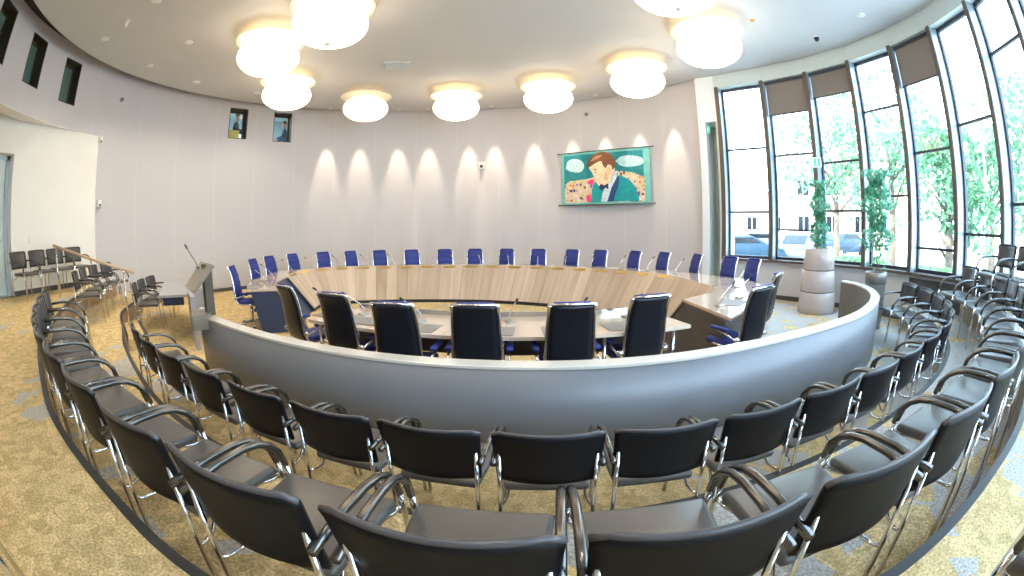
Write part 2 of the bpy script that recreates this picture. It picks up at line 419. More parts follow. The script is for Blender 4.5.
def ringwall(a0, a1, z0, z1, holes=(), n=None):
    # curved wall with rectangular openings, inner face r=DR, thickness .45 ; holes: (a_lo,a_hi,z_lo,z_hi)
    A = sorted({a0, a1} | {x for h in holes for x in h[:2]} | {a0+(a1-a0)*i/(n or 60) for i in range((n or 60)+1)})
    Zs = sorted({z0, z1} | {x for h in holes for x in h[2:]})
    b = MB(); T = .45
    def P(a, r, z): return (DC[0]+r*math.cos(R(a)), DC[1]+r*math.sin(R(a)), z)
    def solid(i, j):
        if not (0 <= i < len(A)-1 and 0 <= j < len(Zs)-1): return False
        am, zm = (A[i]+A[i+1])/2, (Zs[j]+Zs[j+1])/2
        return not any(h[0] < am < h[1] and h[2] < zm < h[3] for h in holes)
    for i in range(len(A)-1):
        for j in range(len(Zs)-1):
            if not solid(i, j): continue
            a, c, u, v = A[i], A[i+1], Zs[j], Zs[j+1]
            Q = [[P(a, DR, u), P(c, DR, u), P(c, DR, v), P(a, DR, v)], [P(a, DR+T, u), P(a, DR+T, v), P(c, DR+T, v), P(c, DR+T, u)]]
            if not solid(i-1, j): Q.append([P(a, DR, u), P(a, DR, v), P(a, DR+T, v), P(a, DR+T, u)])
            if not solid(i+1, j): Q.append([P(c, DR, u), P(c, DR+T, u), P(c, DR+T, v), P(c, DR, v)])
            if not solid(i, j-1): Q.append([P(a, DR, u), P(a, DR+T, u), P(c, DR+T, u), P(c, DR, u)])
            if not solid(i, j+1): Q.append([P(a, DR, v), P(c, DR, v), P(c, DR+T, v), P(a, DR+T, v)])
            for q in Q: b._add(q, [[0, 1, 2, 3]], False)
    bmesh.ops.remove_doubles(b.bm, verts=b.bm.verts, dist=1e-5)
    return b
back_holes = [(143.2, 148.0, 4.38, 5.30), (131.7, 136.4, 4.36, 5.29)]
left_holes = [(190.3, 195.1, 4.47, 5.42), (201.5, 206.4, 4.50, 5.46), (212.9, 218.3, 4.53, 5.51)]
struct('wall_back', ringwall(29.9, 183.5, 0, 5.75, back_holes, 78), M['wall'])
struct('wall_left', ringwall(183.5, 262, 3.965, 5.75, left_holes, 40), M['wall'])
struct('wall_lintel', ringwall(183.5, 262, 3.955, 3.964, (), 40), M['white'])
b = MB(); b.rings(sweep(arc(DC[0], DC[1], DR, 29.9, 183.5, 100), [(.0, 0), (.0, .10), (.018, .10), (.018, 0)])); struct('baseboard_back', b, M['base'])
# small upper windows set deep in the drum wall
def drum(a, r, z): return Vector((DC[0]+r*math.cos(R(a)), DC[1]+r*math.sin(R(a)), z))
def small_window(n, h, glass):
    a0, a1, z0, z1 = h
    w = D.objects.new('window_%d' % n, None); COL.objects.link(w); w['kind'] = 'structure'
    b = MB()
    for (u0, u1, v0, v1, r0, r1) in ((a0, a1, z1-.02, z1, DR+.005, DR+.36), (a0, a1, z0, z0+.02, DR+.005, DR+.36), (a0, a0+.17, z0, z1, DR+.005, DR+.36), (a1-.17, a1, z0, z1, DR+.005, DR+.36),
                                     (a0, a1, z1-.09, z1, DR+.28, DR+.33), (a0, a1, z0, z0+.07, DR+.28, DR+.33), (a0, a0+.6, z0, z1, DR+.28, DR+.33), (a1-.6, a1, z0, z1, DR+.28, DR+.33)):
        vs = [drum(a, r, z) for z in (v0, v1) for r in (r0, r1) for a in (u0, u1)]
        b._add(vs, [[0, 1, 3, 2], [4, 6, 7, 5], [0, 4, 5, 1], [2, 3, 7, 6], [0, 2, 6, 4], [1, 5, 7, 3]])
    b.build('window_frame', M['windowdark'], w)
    b = MB(); vs = [drum(a, r, z) for z in (z0+.05, z1-.05) for r in (DR+.30, DR+.306) for a in (a0+.3, a1-.3)]
    b._add(vs, [[0, 1, 3, 2], [4, 6, 7, 5], [0, 4, 5, 1], [2, 3, 7, 6], [0, 2, 6, 4], [1, 5, 7, 3]])
    b.build('pane', glass, w)
for i, h in enumerate(left_holes): small_window(i+1, h, M['greenglass'])
for i, h in enumerate(back_holes): small_window(i+4, h, M['glass'])
# little room behind the two back windows, lit by an added area light without a fitting
def room_box(a0, a1, name, m):
    b = MB()
    P = [drum(a0, DR+.46, 3.4), drum(a1, DR+.46, 3.4), drum(a1, DR+3, 3.4), drum(a0, DR+3, 3.4)]
    Q = [p+Vector((0, 0, 2.3)) for p in P]
    b._add(P+Q, [[0, 1, 2, 3], [4, 5, 6, 7], [1, 2, 6, 5], [2, 3, 7, 6], [3, 0, 4, 7]])
    return struct(name, b, m)
room_box(129, 151, 'wall_office', mat('office_wall', (.62, .72, .74), .8, var=.02))

# white straight wall in the alcove, with a door recess
XW = -9.2
b = MB()
b.box((XW-.2, 5.165, 2.3175), (.4, 1.73, 3.275)); b.box((XW-.2, 3.855, 2.54), (.4, .89, 3.72)); b.box((XW-.2, -.95, 2.54), (.4, 5.3, 3.72)); b.box((XW-.2, 2.555, 3.865), (.4, 1.71, 1.07))
struct('wall_white', b, M['white'])
b = MB(); b.box((XW+.008, 4.72, .73), (.016, 2.62, .1)); struct('baseboard_left', b, M['base'])
d1 = D.objects.new('door_1', None); COL.objects.link(d1); d1['kind'] = 'structure'
b = MB(); b.box((XW-.32, 3.36, 2.005), (.06, .09, 2.65)); b.box((XW-.32, 1.75, 2.005), (.06, .09, 2.65)); b.box((XW-.32, 2.555, 3.29), (.06, 1.7, .09)); b.build('door_frame', mat('door_frame_pale', (.55, .64, .72), .4, var=.02), d1)
b = MB(); b.box((XW-.34, 2.555, 1.98), (.03, 1.5, 2.55), .005); b.build('door_leaf', mat('door_pale_green', (.70, .79, .78), .3, var=.03), d1)
b = MB(); b.box((XW-.42, 2.555, 2.0), (.05, 1.9, 2.8)); b.box((XW-.2, 2.555, .64), (.42, 1.72, .08)); struct('wall_behind_door', b, M['white'])
b = MB(); b.tube([(XW-.30, 3.2, 1.72), (XW-.25, 3.2, 1.72), (XW-.25, 3.07, 1.72)], .012); b.build('door_handle', M['chrome'], d1)
b = MB(); b.box((XW+.006, 3.95, 1.72), (.012, .08, .16), .003); tag(b.build('light_switch', M['whiteplastic']), 'white double switch plate on the white wall beside the door', 'switch')
# enclosing walls out of frame
b = MB(); b.box((-4.3, -3.75, 2.8), (11, .3, 5.9)); struct('wall_rear', b, M['white'])
b = MB(); b.box((1.1, -2.75, 2.8), (.3, 2.3, 5.9)); struct('wall_right', b, M['white'])
b = MB(); b.prism([(-9.6, -3.6), (-9.6, 4.3), (-9.2, 4.3), (-8.95, 3.3), (-8.3, 1.9), (-7.2, .6), (-5, -1.0), (-2.5, -1.75), (-2.5, -3.6)], 4.36, 4.42); struct('ceiling_alcove', b, M['ceil'])

# ceiling disc + right part running to the glass, dark gap round the drum
cp = arc(-1.57, 6.57, 7.1, 29.9, 262, 90)
right = [(-1.5, -3.6), (1.0, -3.6)]+[tuple(wpt(k, WR-.06)) for k in (13, 12, 11, 10, 9, 8)]+[ (6.75, 2.75), (6.98, 3.9), (6.98, 5.14), (6.85, 6.4), (6.40, 7.5), (5.80, 8.55), (5.2, 9.35)]
b = MB(); b.prism([tuple(p) for p in cp]+right, HZ, HZ+.10); struct('ceiling', b, M['ceil'])
b = MB(); b.prism([tuple(p) for p in arc(DC[0], DC[1], DR+.45, 29.0, 262, 60)]+[(-9.6, -3.7), (1.0, -3.7)]+[tuple(wpt(k, WR+.27)) for k in range(13, 0, -1)]+[(5.35, 10.1)], 5.76, 5.9); struct('ceiling_upper', b, M['dark'])

# ------------------------------------------------------------------ window wall
NB = 13
bay = {1: dict(t=[3.50, 1.99]), 2: dict(t=[3.28, 1.58], blind=4.24), 3: dict(t=[3.03, 2.0], blind=4.48), 4: dict(t=[3.98, 2.27]), 5: dict(t=[3.02, 1.33], blind=4.27), 6: dict(t=[3.35, 1.61]), 7: dict(t=[4.2, 2.05]), 8: dict(t=[3.2, 1.7]), 9: dict(t=[3.9, 2.1]), 10: dict(t=[3.0, 1.9]), 11: dict(t=[3.4, 1.6]), 12: dict(t=[3.0, 2.2])}
ZB, ZT = .90, 5.06
for k in range(1, NB):
    p, q = wpt(k), wpt(k+1); t = (q-p).normalized(); nrm = Vector((-t.y, t.x))
    if nrm.dot(Vector(WC)-p) > 0: nrm = -nrm          # outward
    ang = math.atan2(t.y, t.x)
    def L(s, o, z): v = p + t*s + nrm*o; return (v.x, v.y, z)
    W = (q-p).length
    win = D.objects.new('window_%d' % (k+5), None); COL.objects.link(win); win['kind'] = 'structure'
    def bx(mb, s0, s1, o0, o1, z0, z1):
        vs = [L(s, o, z) for z in (z0, z1) for o in (o0, o1) for s in (s0, s1)]
        mb._add(vs, [[0, 1, 3, 2], [4, 6, 7, 5], [0, 4, 5, 1], [2, 3, 7, 6], [0, 2, 6, 4], [1, 5, 7, 3]])
    b = MB(); bx(b, -.05, .05, -.02, .20, ZB-.02, ZT+.03); b.build('mullion', M['mullion'], win)
    b = MB(); bx(b, .051, .06, .0, .20, ZB, ZT); bx(b, -.06, -.051, .0, .20, ZB, ZT); b.build('mullion_lining', M['mullside'], win)
    b = MB()
    bx(b, .06, .10, .20, .27, ZB, ZT); bx(b, W-.10, W-.06, .20, .27, ZB, ZT); bx(b, .06, W-.06, .20, .27, ZT-.07, ZT+.02); bx(b, .06, W-.06, .20, .27, ZB, ZB+.06)
    b.build('window_frame', M['framedark'], win)
    for z in bay[k]['t']:
        b = MB(); bx(b, .06, W-.06, .19, .25, z-.022, z+.022); b.build('transom', M['framedark'], win)
    b = MB(); bx(b, .08, W-.08, .225, .235, ZB+.04, ZT-.03); b.build('pane', M['glass'], win)
    b = MB(); bx(b, -.03, W+.03, -.06, .24, ZB-.05, ZB); b.build('window_sill', M['mullion'], win)
    b = MB(); bx(b, -.06, W+.06, .06, .28, -.2, ZB-.04); struct('wall_under_window_%d' % k, b, mat('parapet_wall_%d' % k, (.66, .64, .65), .8))
    b = MB(); bx(b, .0, W, .045, .06, 0 if k < 5 else .3, (.1 if k < 5 else .8)); struct('baseboard_window_%d' % k, b, M['base'])
    b = MB(); bx(b, -.06, W+.06, .0, .28, ZT, 5.78); struct('wall_over_window_%d' % k, b, M['fascia'])
    if 'blind' in bay[k]:
        zb = bay[k]['blind']; nm = {2: 'brown roller blind in the second tall window from the white jamb', 3: 'brown roller blind in the window just right of the exit sign, least lowered', 5: 'brown roller blind in the fifth tall window, alone on the right'}[k]
        r = thing('roller_blind', nm, 'blind', L(W/2, .13, zb))
        def rel(mb): 
            for v in mb.bm.verts: v.co -= Vector(L(W/2, .13, zb))
            return mb
        b = MB(); bx(b, .075, W-.075, .125, .13, zb, ZT-.06); rel(b).build('blind_cloth', M['blind'], r)
        b = MB(); bx(b, .07, W-.07, .118, .137, zb-.03, zb); rel(b).build('bottom_bar', M['framedark'], r)
        b = MB(); bx(b, .065, W-.065, .09, .17, ZT-.07, ZT-.005); rel(b).build('cassette', M['framedark'], r)
# white jamb between drum wall and first window, with the exit recess
b = MB(); jm = [(4.75, 9.98), (4.95, 10.25), (5.35, 10.15), (5.12, 9.78)]
def quad(mb, pts, z0, z1): mb.prism(pts, z0, z1); return mb
b = MB(); quad(b, [(4.66, 9.94), (4.80, 9.80), (5.3, 10.4), (5.0, 10.6)], 0, 5.76); struct('wall_jamb', b, M['jambwhite'])
b = MB(); quad(b, [(4.80, 9.80), (5.06, 9.55), (5.6, 10.2), (5.3, 10.4)], 4.22, 5.76); struct('wall_jamb_head', b, M['jambwhite'])
b = MB(); quad(b, [(5.25, 10.45), (5.62, 10.1), (5.7, 10.2), (5.35, 10.55)], 0, 4.3); struct('door_2', b, mat('recess_pale', (.60, .68, .64), .5, var=.02))
b = MB(); quad(b, [(5.0, 9.62), (5.07, 9.54), (5.7, 10.1), (5.6, 10.2)], 0, 4.22); struct('wall_jamb_right', b, mat('jamb_pale', (.62, .68, .66), .6))
def sign(name, label, c, rz, arrow):
    t = thing(name, label, 'exit sign', c, rz)
    b = MB(); b.box((0, 0, 0), (.40, .05, .20), .006); b.build('housing', M['signwhite'], t)
    b = MB(); b.box((.10, -.027, 0), (.17, .006, .17)); b.build('green_panel', M['signgreen'], t)
    b = MB(); b.tube([(.10, -.032, .05), (.10, -.032, -.01)], .012, 6); b.tube([(.10, -.032, -.01), (.06, -.032, -.06)], .009, 6); b.tube([(.10, -.032, -.01), (.13, -.032, -.06)], .009, 6)
    b.lathe([(.0, .085), (.014, .07), (0, .055)], 8, (.10, -.032, 0))
    b.build('running_figure', M['signwhite'], t)
    b = MB(); b.prism([(-.16, -.05), (-.16, .05), (-.05, 0)] if arrow > 0 else [(-.05, -.05), (-.05, .05), (-.16, 0)], 0, .004, Matrix.Translation((0, -.026, 0)) @ Matrix.Rotation(PI/2, 4, 'X')); b.build('arrow', M['signgreen'], t)
    b = MB(); b.box((-.22, .03, 0), (.012, .10, .2)); b.build('bracket', M['steel'], t)
    return t
m3 = wpt(3); sign('exit_sign', 'lit green and white exit sign fixed to a window mullion above the white planter', (m3.x-.12, m3.y-.06, 3.02), R(-45), 1)
t = thing('exit_sign', 'small green arrow exit sign inside the recess by the white jamb', 'exit sign', (4.93, 10.0, 4.08), R(-30))
b = MB(); b.box((0, 0, 0), (.15, .04, .18), .006); b.build('housing', M['signgreen'], t)
b = MB(); b.prism([(-.05, .02), (.05, .02), (0, -.07)], 0, .004, Matrix.Translation((0, -.022, 0)) @ Matrix.Rotation(PI/2, 4, 'X')); b.build('arrow', M['signwhite'], t)

# ------------------------------------------------------------------ parapet barrier in front
PP = [(-3.95, 4.33), (-3.68, 4.03), (-3.15, 3.72), (-2.62, 3.48), (-2.15, 3.30), (-1.43, 3.08), (-.82, 2.95), (-.09, 2.855), (.59, 2.815), (1.28, 2.845), (1.97, 2.95), (2.48, 3.045), (2.96, 3.15), (3.49, 3.29), (3.92, 3.46), (4.33, 3.69), (4.67, 3.92), (5.06, 4.27), (5.42, 4.74), (5.62, 5.2), (5.66, 5.65)]
pp = catmull(PP, 120)
bar = thing('barrier', 'long curved grey metal barrier between the front row and the ring table', 'barrier', (.59, 2.85, 0))
def reloc(mb, o):
    for v in mb.bm.verts: v.co -= o.location
    return mb
b = MB(); b.rings(sweep(pp, [(.0, .03), (.0, .755), (.035, .755), (.035, .03)]), True); reloc(b, bar).build('outer_skin', M['parapet'], bar)
b = MB(); b.rings(sweep(pp, [(.036, .0), (.036, .754), (.135, .754), (.135, .0)]), False); reloc(b, bar).build('inner_skin', M['parapet_in'], bar)
b = MB(); b.rings(sweep(pp, [(-.004, .756), (-.004, .775), (0, .78), (.138, .78), (.14, .775), (.14, .756)]), False); reloc(b, bar).build('cap_rail', M['parapet_top'], bar)

# ------------------------------------------------------------------ ring table
IN = [(-3.86, 6.33), (-4.38, 7.2), (-4.66, 8.1), (-4.72, 8.84), (-4.36, 9.44), (-3.72, 9.82), (-2.54, 10.11), (-1.22, 10.17), (-.06, 9.95), (1.05, 9.46), (2.12, 8.62), (2.82, 7.62), (3.10, 6.78), (3.10, 6.14), (2.78, 5.68), (2.22, 5.31)]
OU = [(-4.35, 6.09), (-4.8, 6.76), (-5.15, 7.6), (-5.35, 8.4), (-5.35, 9.1), (-5.0, 9.8), (-4.2, 10.45), (-2.7, 10.85), (-1.2, 10.95), (.2, 10.7), (1.5, 10.1), (2.75, 9.15), (3.6, 7.95), (4.05, 6.8), (3.95, 6.1), (3.5, 5.25), (2.28, 4.05)]
NN = 140
inn = catmull(IN, NN); out = catmull(OU, NN); nin = normals2(inn); nou = normals2(out)   # left normal points outward for this direction
S = [0]
for i in range(1, NN): S.append(S[-1]+(inn[i]-inn[i-1]).length)
ring = thing('ring_table', 'large ring-shaped council table with a light wood top and sloping wooden inner panel', 'table', (-1.0, 10.5, 0))
rs = []; uv = []
for i in range(NN):
    a, c = inn[i], out[i]
    rs.append([(a.x, a.y, .715), (c.x, c.y, .715), (c.x, c.y, .748), (a.x, a.y, .748)]); uv += [(S[i], 0), (S[i], 1), (S[i], 1), (S[i], 0)]
b = MB(); b.rings(rs, False, uvs=uv); reloc(b, ring).build('tabletop', M['tablewood'], ring)
rs = []
for i in range(NN):
    a, c = inn[i]+nin[i]*.02, out[i]-nou[i]*.06; ib = inn[i]-nin[i]*(.52); ob = out[i]-nou[i]*.22
    rs.append([(a.x, a.y, .714), (ib.x, ib.y, .0), (ob.x, ob.y, .0), (c.x, c.y, .714)])
b = MB(); b.rings(rs, False)
for fc in b.bm.faces:
    if len(fc.verts) == 4 and fc.calc_center_median().x > 1.9 and fc.calc_center_median().y < 5.4: fc.material_index = 1
reloc(b, ring).build('pedestal', [M['navy'], M['brownlam']], ring)
i0 = next(i for i in range(NN) if inn[i].y > 8.05)
rs = []; uv = []
for i in range(i0, NN):
    zt = .795
    if i > NN*.80: zt = .795-.05*min(1, (i-NN*.80)/(NN*.06))
    if i < i0+6: zt = .75+.045*(i-i0)/6
    sl = 0 if i > i0+1 else 0
    a = inn[i]-nin[i]*.005; q = inn[i]-nin[i]*.58; a2 = inn[i]+nin[i]*.022; q2 = inn[i]-nin[i]*.55
    rs.append([(q.x, q.y, .075), (a.x, a.y, zt), (a2.x, a2.y, zt), (q2.x, q2.y, .065)])
    uv += [(S[i], 0), (S[i], .8), (S[i], .8), (S[i], 0)]
b = MB(); b.rings(rs, False, uvs=uv); reloc(b, ring).build('wood_panel', M['panelwood'], ring)
rs = []
for i in range(i0, NN):
    q = inn[i]-nin[i]*.56; q2 = inn[i]-nin[i]*.50
    rs.append([(q.x, q.y, .0), (q.x, q.y, .066), (q2.x, q2.y, .066), (q2.x, q2.y, .0)])
b = MB(); b.rings(rs, False); reloc(b, ring).build('plinth', M['dark'], ring)
L0, L1 = S[i0]+.35, S[int(NN*.80)]
for k in range(19):
    s = L0+(L1-L0)*k/18; i = min(range(NN), key=lambda j: abs(S[j]-s)); p = inn[i]; n = nin[i]; t = Vector((n.y, -n.x))
    b = MB(); sl = Vector((n.x*.575, n.y*.575, .72)).normalized(); fn = Vector((-n.x*.72, -n.y*.72, .575)).normalized()
    o = Vector((p.x, p.y, 0)) - Vector((n.x, n.y, 0))*(.005+.034) + Vector((0, 0, .752)) + fn*.004
    tv = Vector((t.x, t.y, 0)); vs = [o+tv*x+sl*y+fn*z for z in (-.004, .004) for y in (-.026, .026) for x in (-.15, .15)]
    b._add(vs, [[0, 1, 3, 2], [4, 6, 7, 5], [0, 4, 5, 1], [2, 3, 7, 6], [0, 2, 6, 4], [1, 5, 7, 3]]); reloc(b, ring).build('brass_plate', M['brass'], ring)

# near table segment
nc = (.3, 9.98)
na = [math.degrees(math.atan2(y-nc[1], x-nc[0])) for x, y in ((-2.22, 4.30), (1.74, 3.92))]
po = arc(nc[0], nc[1], 6.23, na[0], na[1], 60); pi_ = arc(nc[0], nc[1], 5.38, na[0], na[1], 60)
near = thing('curved_table', 'curved wooden table segment closing the ring in front, behind the grey barrier', 'table', (-.2, 4.2, 0))
rs = []; uv = []; s = 0
for i in range(60):
    if i: s += (po[i]-po[i-1]).length
    a, c = pi_[i], po[i]; rs.append([(a.x, a.y, .715), (c.x, c.y, .715), (c.x, c.y, .748), (a.x, a.y, .748)]); uv += [(s, 0), (s, 1), (s, 1), (s, 0)]
b = MB(); b.rings(rs, False, uvs=uv); reloc(b, near).build('tabletop', M['tablewood'], near)
b = MB(); b.rings(sweep(pi_, [(.0, .749), (.0, .80), (.03, .80), (.03, .749)])); reloc(b, near).build('front_screen', M['glossmetal'], near)
b = MB(); b.rings(sweep(pi_, [(-.04, .33), (-.04, .714), (-.06, .714), (-.06, .33)])); reloc(b, near).build('modesty_panel', M['brownlam'], near)
for fr in (.02, .25, .515, .535, .78, .98):
    i = int(fr*59); a, c = pi_[i], po[i]; d = (c-a).normalized()
    b = MB()
    for s0 in (.12, .74):
        v = a+d*s0; b.tube([(v.x, v.y, 0.01), (v.x, v.y, .715)], .02, 8)
    v0, v1 = a+d*.03, a+d*.82; b.tube([(v0.x, v0.y, .015), (v1.x, v1.y, .015)], .018, 8)
    reloc(b, near).build('leg', M['chrome'], near)

# ------------------------------------------------------------------ visitor chairs
def make_visitor():
    t = thing('armchair', '', 'chair')
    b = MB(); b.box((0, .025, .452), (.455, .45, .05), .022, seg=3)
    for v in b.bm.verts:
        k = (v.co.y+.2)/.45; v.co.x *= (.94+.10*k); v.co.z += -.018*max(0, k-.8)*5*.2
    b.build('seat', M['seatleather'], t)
    def back(u, v):
        u = u*2-1; w = .240+.016*v
        y = -.225-.06*v-.05*(1-u*u); z = .535+.295*v
        rr = .03
        z2 = z - (rr*.5*max(0, (abs(u)-.92)/.08)**2 if v > .9 else 0)
        return (u*w, y, z2), (-.18*u, 1, .18)
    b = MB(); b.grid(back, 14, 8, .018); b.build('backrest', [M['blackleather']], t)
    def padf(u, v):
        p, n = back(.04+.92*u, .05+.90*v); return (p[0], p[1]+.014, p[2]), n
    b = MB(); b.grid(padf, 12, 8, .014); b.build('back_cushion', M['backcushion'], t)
    pts = [back(i/14, 1)[0] for i in range(15)]
    b = MB(); b.tube([(p[0], p[1], p[2]+.001) for p in pts], .0098, 6); b.build('top_edge', M['edge'], t)
    for s in (-1, 1):
        b = MB(); b.tube([(s*.226, -.266, .728), (s*.226, -.270, .4), (s*.230, -.283, .012)], .0115, 8); b.build('rear_leg', M['chrome'], t)
        b = MB(); b.tube([(s*.249, .30, .012), (s*.250, .262, .40), (s*.250, .245, .50)], .0125, 8); b.build('front_leg', M['chrome'], t)
        arm = [(s*.250, .245, .50), (s*.250, .222, .57), (s*.250, .175, .62), (s*.250, .11, .652), (s*.250, .03, .668), (s*.250, -.10, .672), (s*.252, -.30, .658)]
        b = MB(); b.tube(arm, .0155, 8); b.build('armrest', M['darksteel'], t)
        b = MB(); b.tube([(s*.227, -.270, .375), (s*.218, -.235, .362), (s*.20, -.17, .368), (s*.192, -.12, .418), (s*.192, .02, .424), (s*.20, .15, .42), (s*.225, .22, .416), (s*.250, .262, .44)], .0095, 6); b.build('seat_bracket', M['chrome'], t)
    register(t); return t
V0 = make_visitor(); v_used = [False]
def put_chair(x, y, z, rz, label, group):
    if not v_used[0]:
        v_used[0] = True; V0.location = (x, y, z); V0.rotation_euler = (0, 0, rz); tag(V0, label, None, group); return V0
    return dup(V0, (x, y, z), rz, label, group)
ORD = ['first', 'second', 'third', 'fourth', 'fifth', 'sixth', 'seventh', 'eighth', 'ninth', 'tenth', 'eleventh', 'twelfth', 'thirteenth', 'fourteenth', 'fifteenth', 'sixteenth', 'seventeenth', 'eighteenth', 'nineteenth', 'twentieth', 'twenty-first', 'twenty-second', 'twenty-third']
def row(gaps, z, labels, group, look=(-.3, 7.6)):
    G = [Vector(g) for g in gaps]
    for i in range(len(G)-1):
        m = (G[i]+G[i+1])/2; t = (G[i+1]-G[i]).normalized(); n = Vector((-t.y, t.x))
        if n.dot(Vector(look)-m) < 0: n = -n
        p = m+n*.31; j = random.uniform(-.02, .02)
        put_chair(p.x, p.y, z, math.atan2(n.y, n.x)-PI/2+j, labels[i], group)
def seq(P, n): return [tuple(p) for p in resample([Vector(p) for p in P], n)]
# front row on the main floor
g1 = seq(catmull([(-3.98, 3.03), (-3.35, 2.66), (-2.88, 2.45), (-2.40, 2.27)], 40), 4)[:-1] + [(-2.40, 2.27), (-1.82, 2.10), (-1.235, 1.94), (-.68, 1.83), (-.13, 1.75), (.43, 1.71), (.99, 1.70), (1.55, 1.74), (2.12, 1.81), (2.69, 1.90), (3.24, 2.04)]
g1 += seq(catmull([(3.24, 2.04), (3.85, 2.2), (4.5, 2.46), (5.15, 2.9), (5.68, 3.45), (6.02, 4.05), (6.24, 4.66)], 80), 8)[1:]
nl = len(g1)-1
row(g1, 0, ['black chrome-legged armchair in the front row along the grey barrier, %s from its left end' % ORD[i] for i in range(nl)], 'front row of armchairs behind the grey barrier')
g = seq([(-6.70, 5.23), (-7.25, 5.89), (-7.5, 6.35), (-7.68, 6.82)], 4)
row(g, 0, ['black armchair on the floor below the handrail, %s of three by the grey desk' % x for x in ('nearest', 'middle', 'farthest')], 'three armchairs by the grey desk')
# second row
g2 = seq(catmull([(-5.22, 2.47), (-4.84, 2.21), (-4.35, 1.91), (-3.95, 1.68), (-3.37, 1.41), (-2.75, 1.18), (-2.1, 1.0), (-1.56, .87)], 100), 8)[:-1] + [(-1.56, .87), (-1.01, .765), (-.445, .68), (.12, .62), (.68, .605)]
g2 += seq(catmull([(.68, .605), (1.27, .615), (1.85, .66), (3.0, .84), (4.0, 1.12), (4.75, 1.52), (5.4, 1.92), (5.9, 2.4), (6.28, 2.92), (6.56, 3.45)], 160), 13)[1:]
n2c = len(g2)-1
row(g2, .34, ['black armchair in the second raised row, %s from its left end' % ORD[i] for i in range(n2c)], 'second row of armchairs on the first step')
g = seq(catmull([(-6.75, 3.77), (-7.4, 4.36), (-7.9, 4.98), (-8.2, 5.5), (-8.4, 5.98)], 60), 5)
row(g, .34, ['black armchair on the middle tier beyond the handrail, %s from it' % ORD[i] for i in range(4)], 'armchairs on the middle tier beyond the handrail')
# third row
g = [(-8.66, 3.10), (-8.82, 3.68), (-8.93, 4.26), (-8.98, 4.83), (-8.98, 5.40)]
row(g, .68, ['black armchair against the white wall, %s one from the door' % ORD[i] for i in range(4)], 'armchairs against the white wall', look=(0, 5))
g = [(6.56, 2.72), (6.30, 2.20), (5.98, 1.72)]
row(g, .68, ['black armchair on the top tier by the tall windows, %s' % x for x in ('farther one', 'at the right edge')], 'armchairs on the top tier at the windows', look=(0, 8))
for lab, p, rz in (('black armchair cut off by the bottom right corner', (1.16, -.16), .05), ('black armchair cut off by the bottom left corner', (-1.33, -.20), -.08)):
    put_chair(p[0], p[1], .68, rz, lab, 'armchairs beside the viewpoint')

# ------------------------------------------------------------------ executive chairs
def make_exec():
    t = thing('swivel_chair', '', 'swivel chair')
    prof = [(-.20, .47), (-.235, .56), (-.252, .68), (-.265, .80), (-.29, .93), (-.322, 1.03), (-.358, 1.095)]
    def pr(v):
        k = v*(len(prof)-1); i = min(int(k), len(prof)-2); f_ = k-i
        return prof[i][0]*(1-f_)+prof[i+1][0]*f_, prof[i][1]*(1-f_)+prof[i+1][1]*f_
    def front(u, v):
        u = u*2-1; y, z = pr(v); rib = .010*abs(math.sin(v*PI*5))
        return (u*(.196-.026*v), y+.018+rib-.012*u*u, z), (0, 1, .2)
    b = MB(); b.grid(front, 8, 30, .03); b.build('backrest', M['bluefab'], t)
    def rearf(u, v):
        u = u*2-1; y, z = pr(v); return (u*(.192-.026*v), y-.018-.012*(1-u*u), z), (0, 1, .2)
    b = MB(); b.grid(rearf, 8, 14, .018); b.build('back_shell', M['execblack'], t)
    for s in (-1, 1):
        b = MB(); b.tube([(s*(.214-.026*max(0, (z-.47)/.63)), y-.004, z) for y, z in [(.14, .455), (-.02, .445), (-.13, .445)]+prof+[(-.366, 1.108)]], .0175, 8, flat=1.0); b.build('side_frame', M['chrome'], t)
        b = MB(); b.tube([(s*.205, -.238, .565), (s*.268, -.238, .565)], .027, 10); b.tube([(s*.268, -.238, .565), (s*.275, -.12, .60), (s*.275, .02, .635)], .012, 8)
        o = b.build('arm_bracket', M['chrome'], t)
        b = MB(); b.box((s*.275, .0, .655), (.06, .27, .035), .014, seg=3); b.build('armrest', M['bluefab'], t)
    b = MB(); b.tube([(-.192, -.366, 1.108), (.192, -.366, 1.108)], .013, 8); b.build('top_bar', M['chrome'], t)
    b = MB(); b.box((0, -.340, 1.112), (.31, .05, .03), .012, seg=3); b.build('headroll', M['bluefab'], t)
    b = MB(); b.box((0, .03, .475), (.44, .47, .075), .03, seg=3); b.build('seat', M['bluefab'], t)
    b = MB(); b.tube([(0, 0, .10), (0, 0, .43)], .028, 10); b.lathe([(.0, .39), (.10, .40), (.10, .44), (0, .44)], 14); b.build('gas_lift', M['chrome'], t)
    b = MB()
    for k in range(5):
        a = 2*PI*k/5+.3; b.tube([(0, 0, .115), (.16*math.cos(a), .16*math.sin(a), .10), (.31*math.cos(a), .31*math.sin(a), .075)], [.026, .02, .015], 8)
    base = b.build('star_base', M['chrome'], t)
    for k in range(5):
        a = 2*PI*k/5+.3; c = Vector((.31*math.cos(a), .31*math.sin(a), .032)); d = Vector((-math.sin(a), math.cos(a), 0))*.022
        b = MB(); b.tube([c-d, c-d*.3], .031, 10); b.tube([c+d*.3, c+d], .031, 10); b.tube([c, c+Vector((0, 0, .045))], .008, 6); b.build('caster', M['plastic'], base)
    register(t); return t
E0 = make_exec(); E0.scale = (1, 1, .985); e_used = [False]
def put_exec(x, y, rz, label, group):
    if not e_used[0]:
        e_used[0] = True; E0.location = (x, y, 0); E0.rotation_euler = (0, 0, rz); tag(E0, label, None, group); return E0
    return dup(E0, (x, y, 0), rz, label, group)
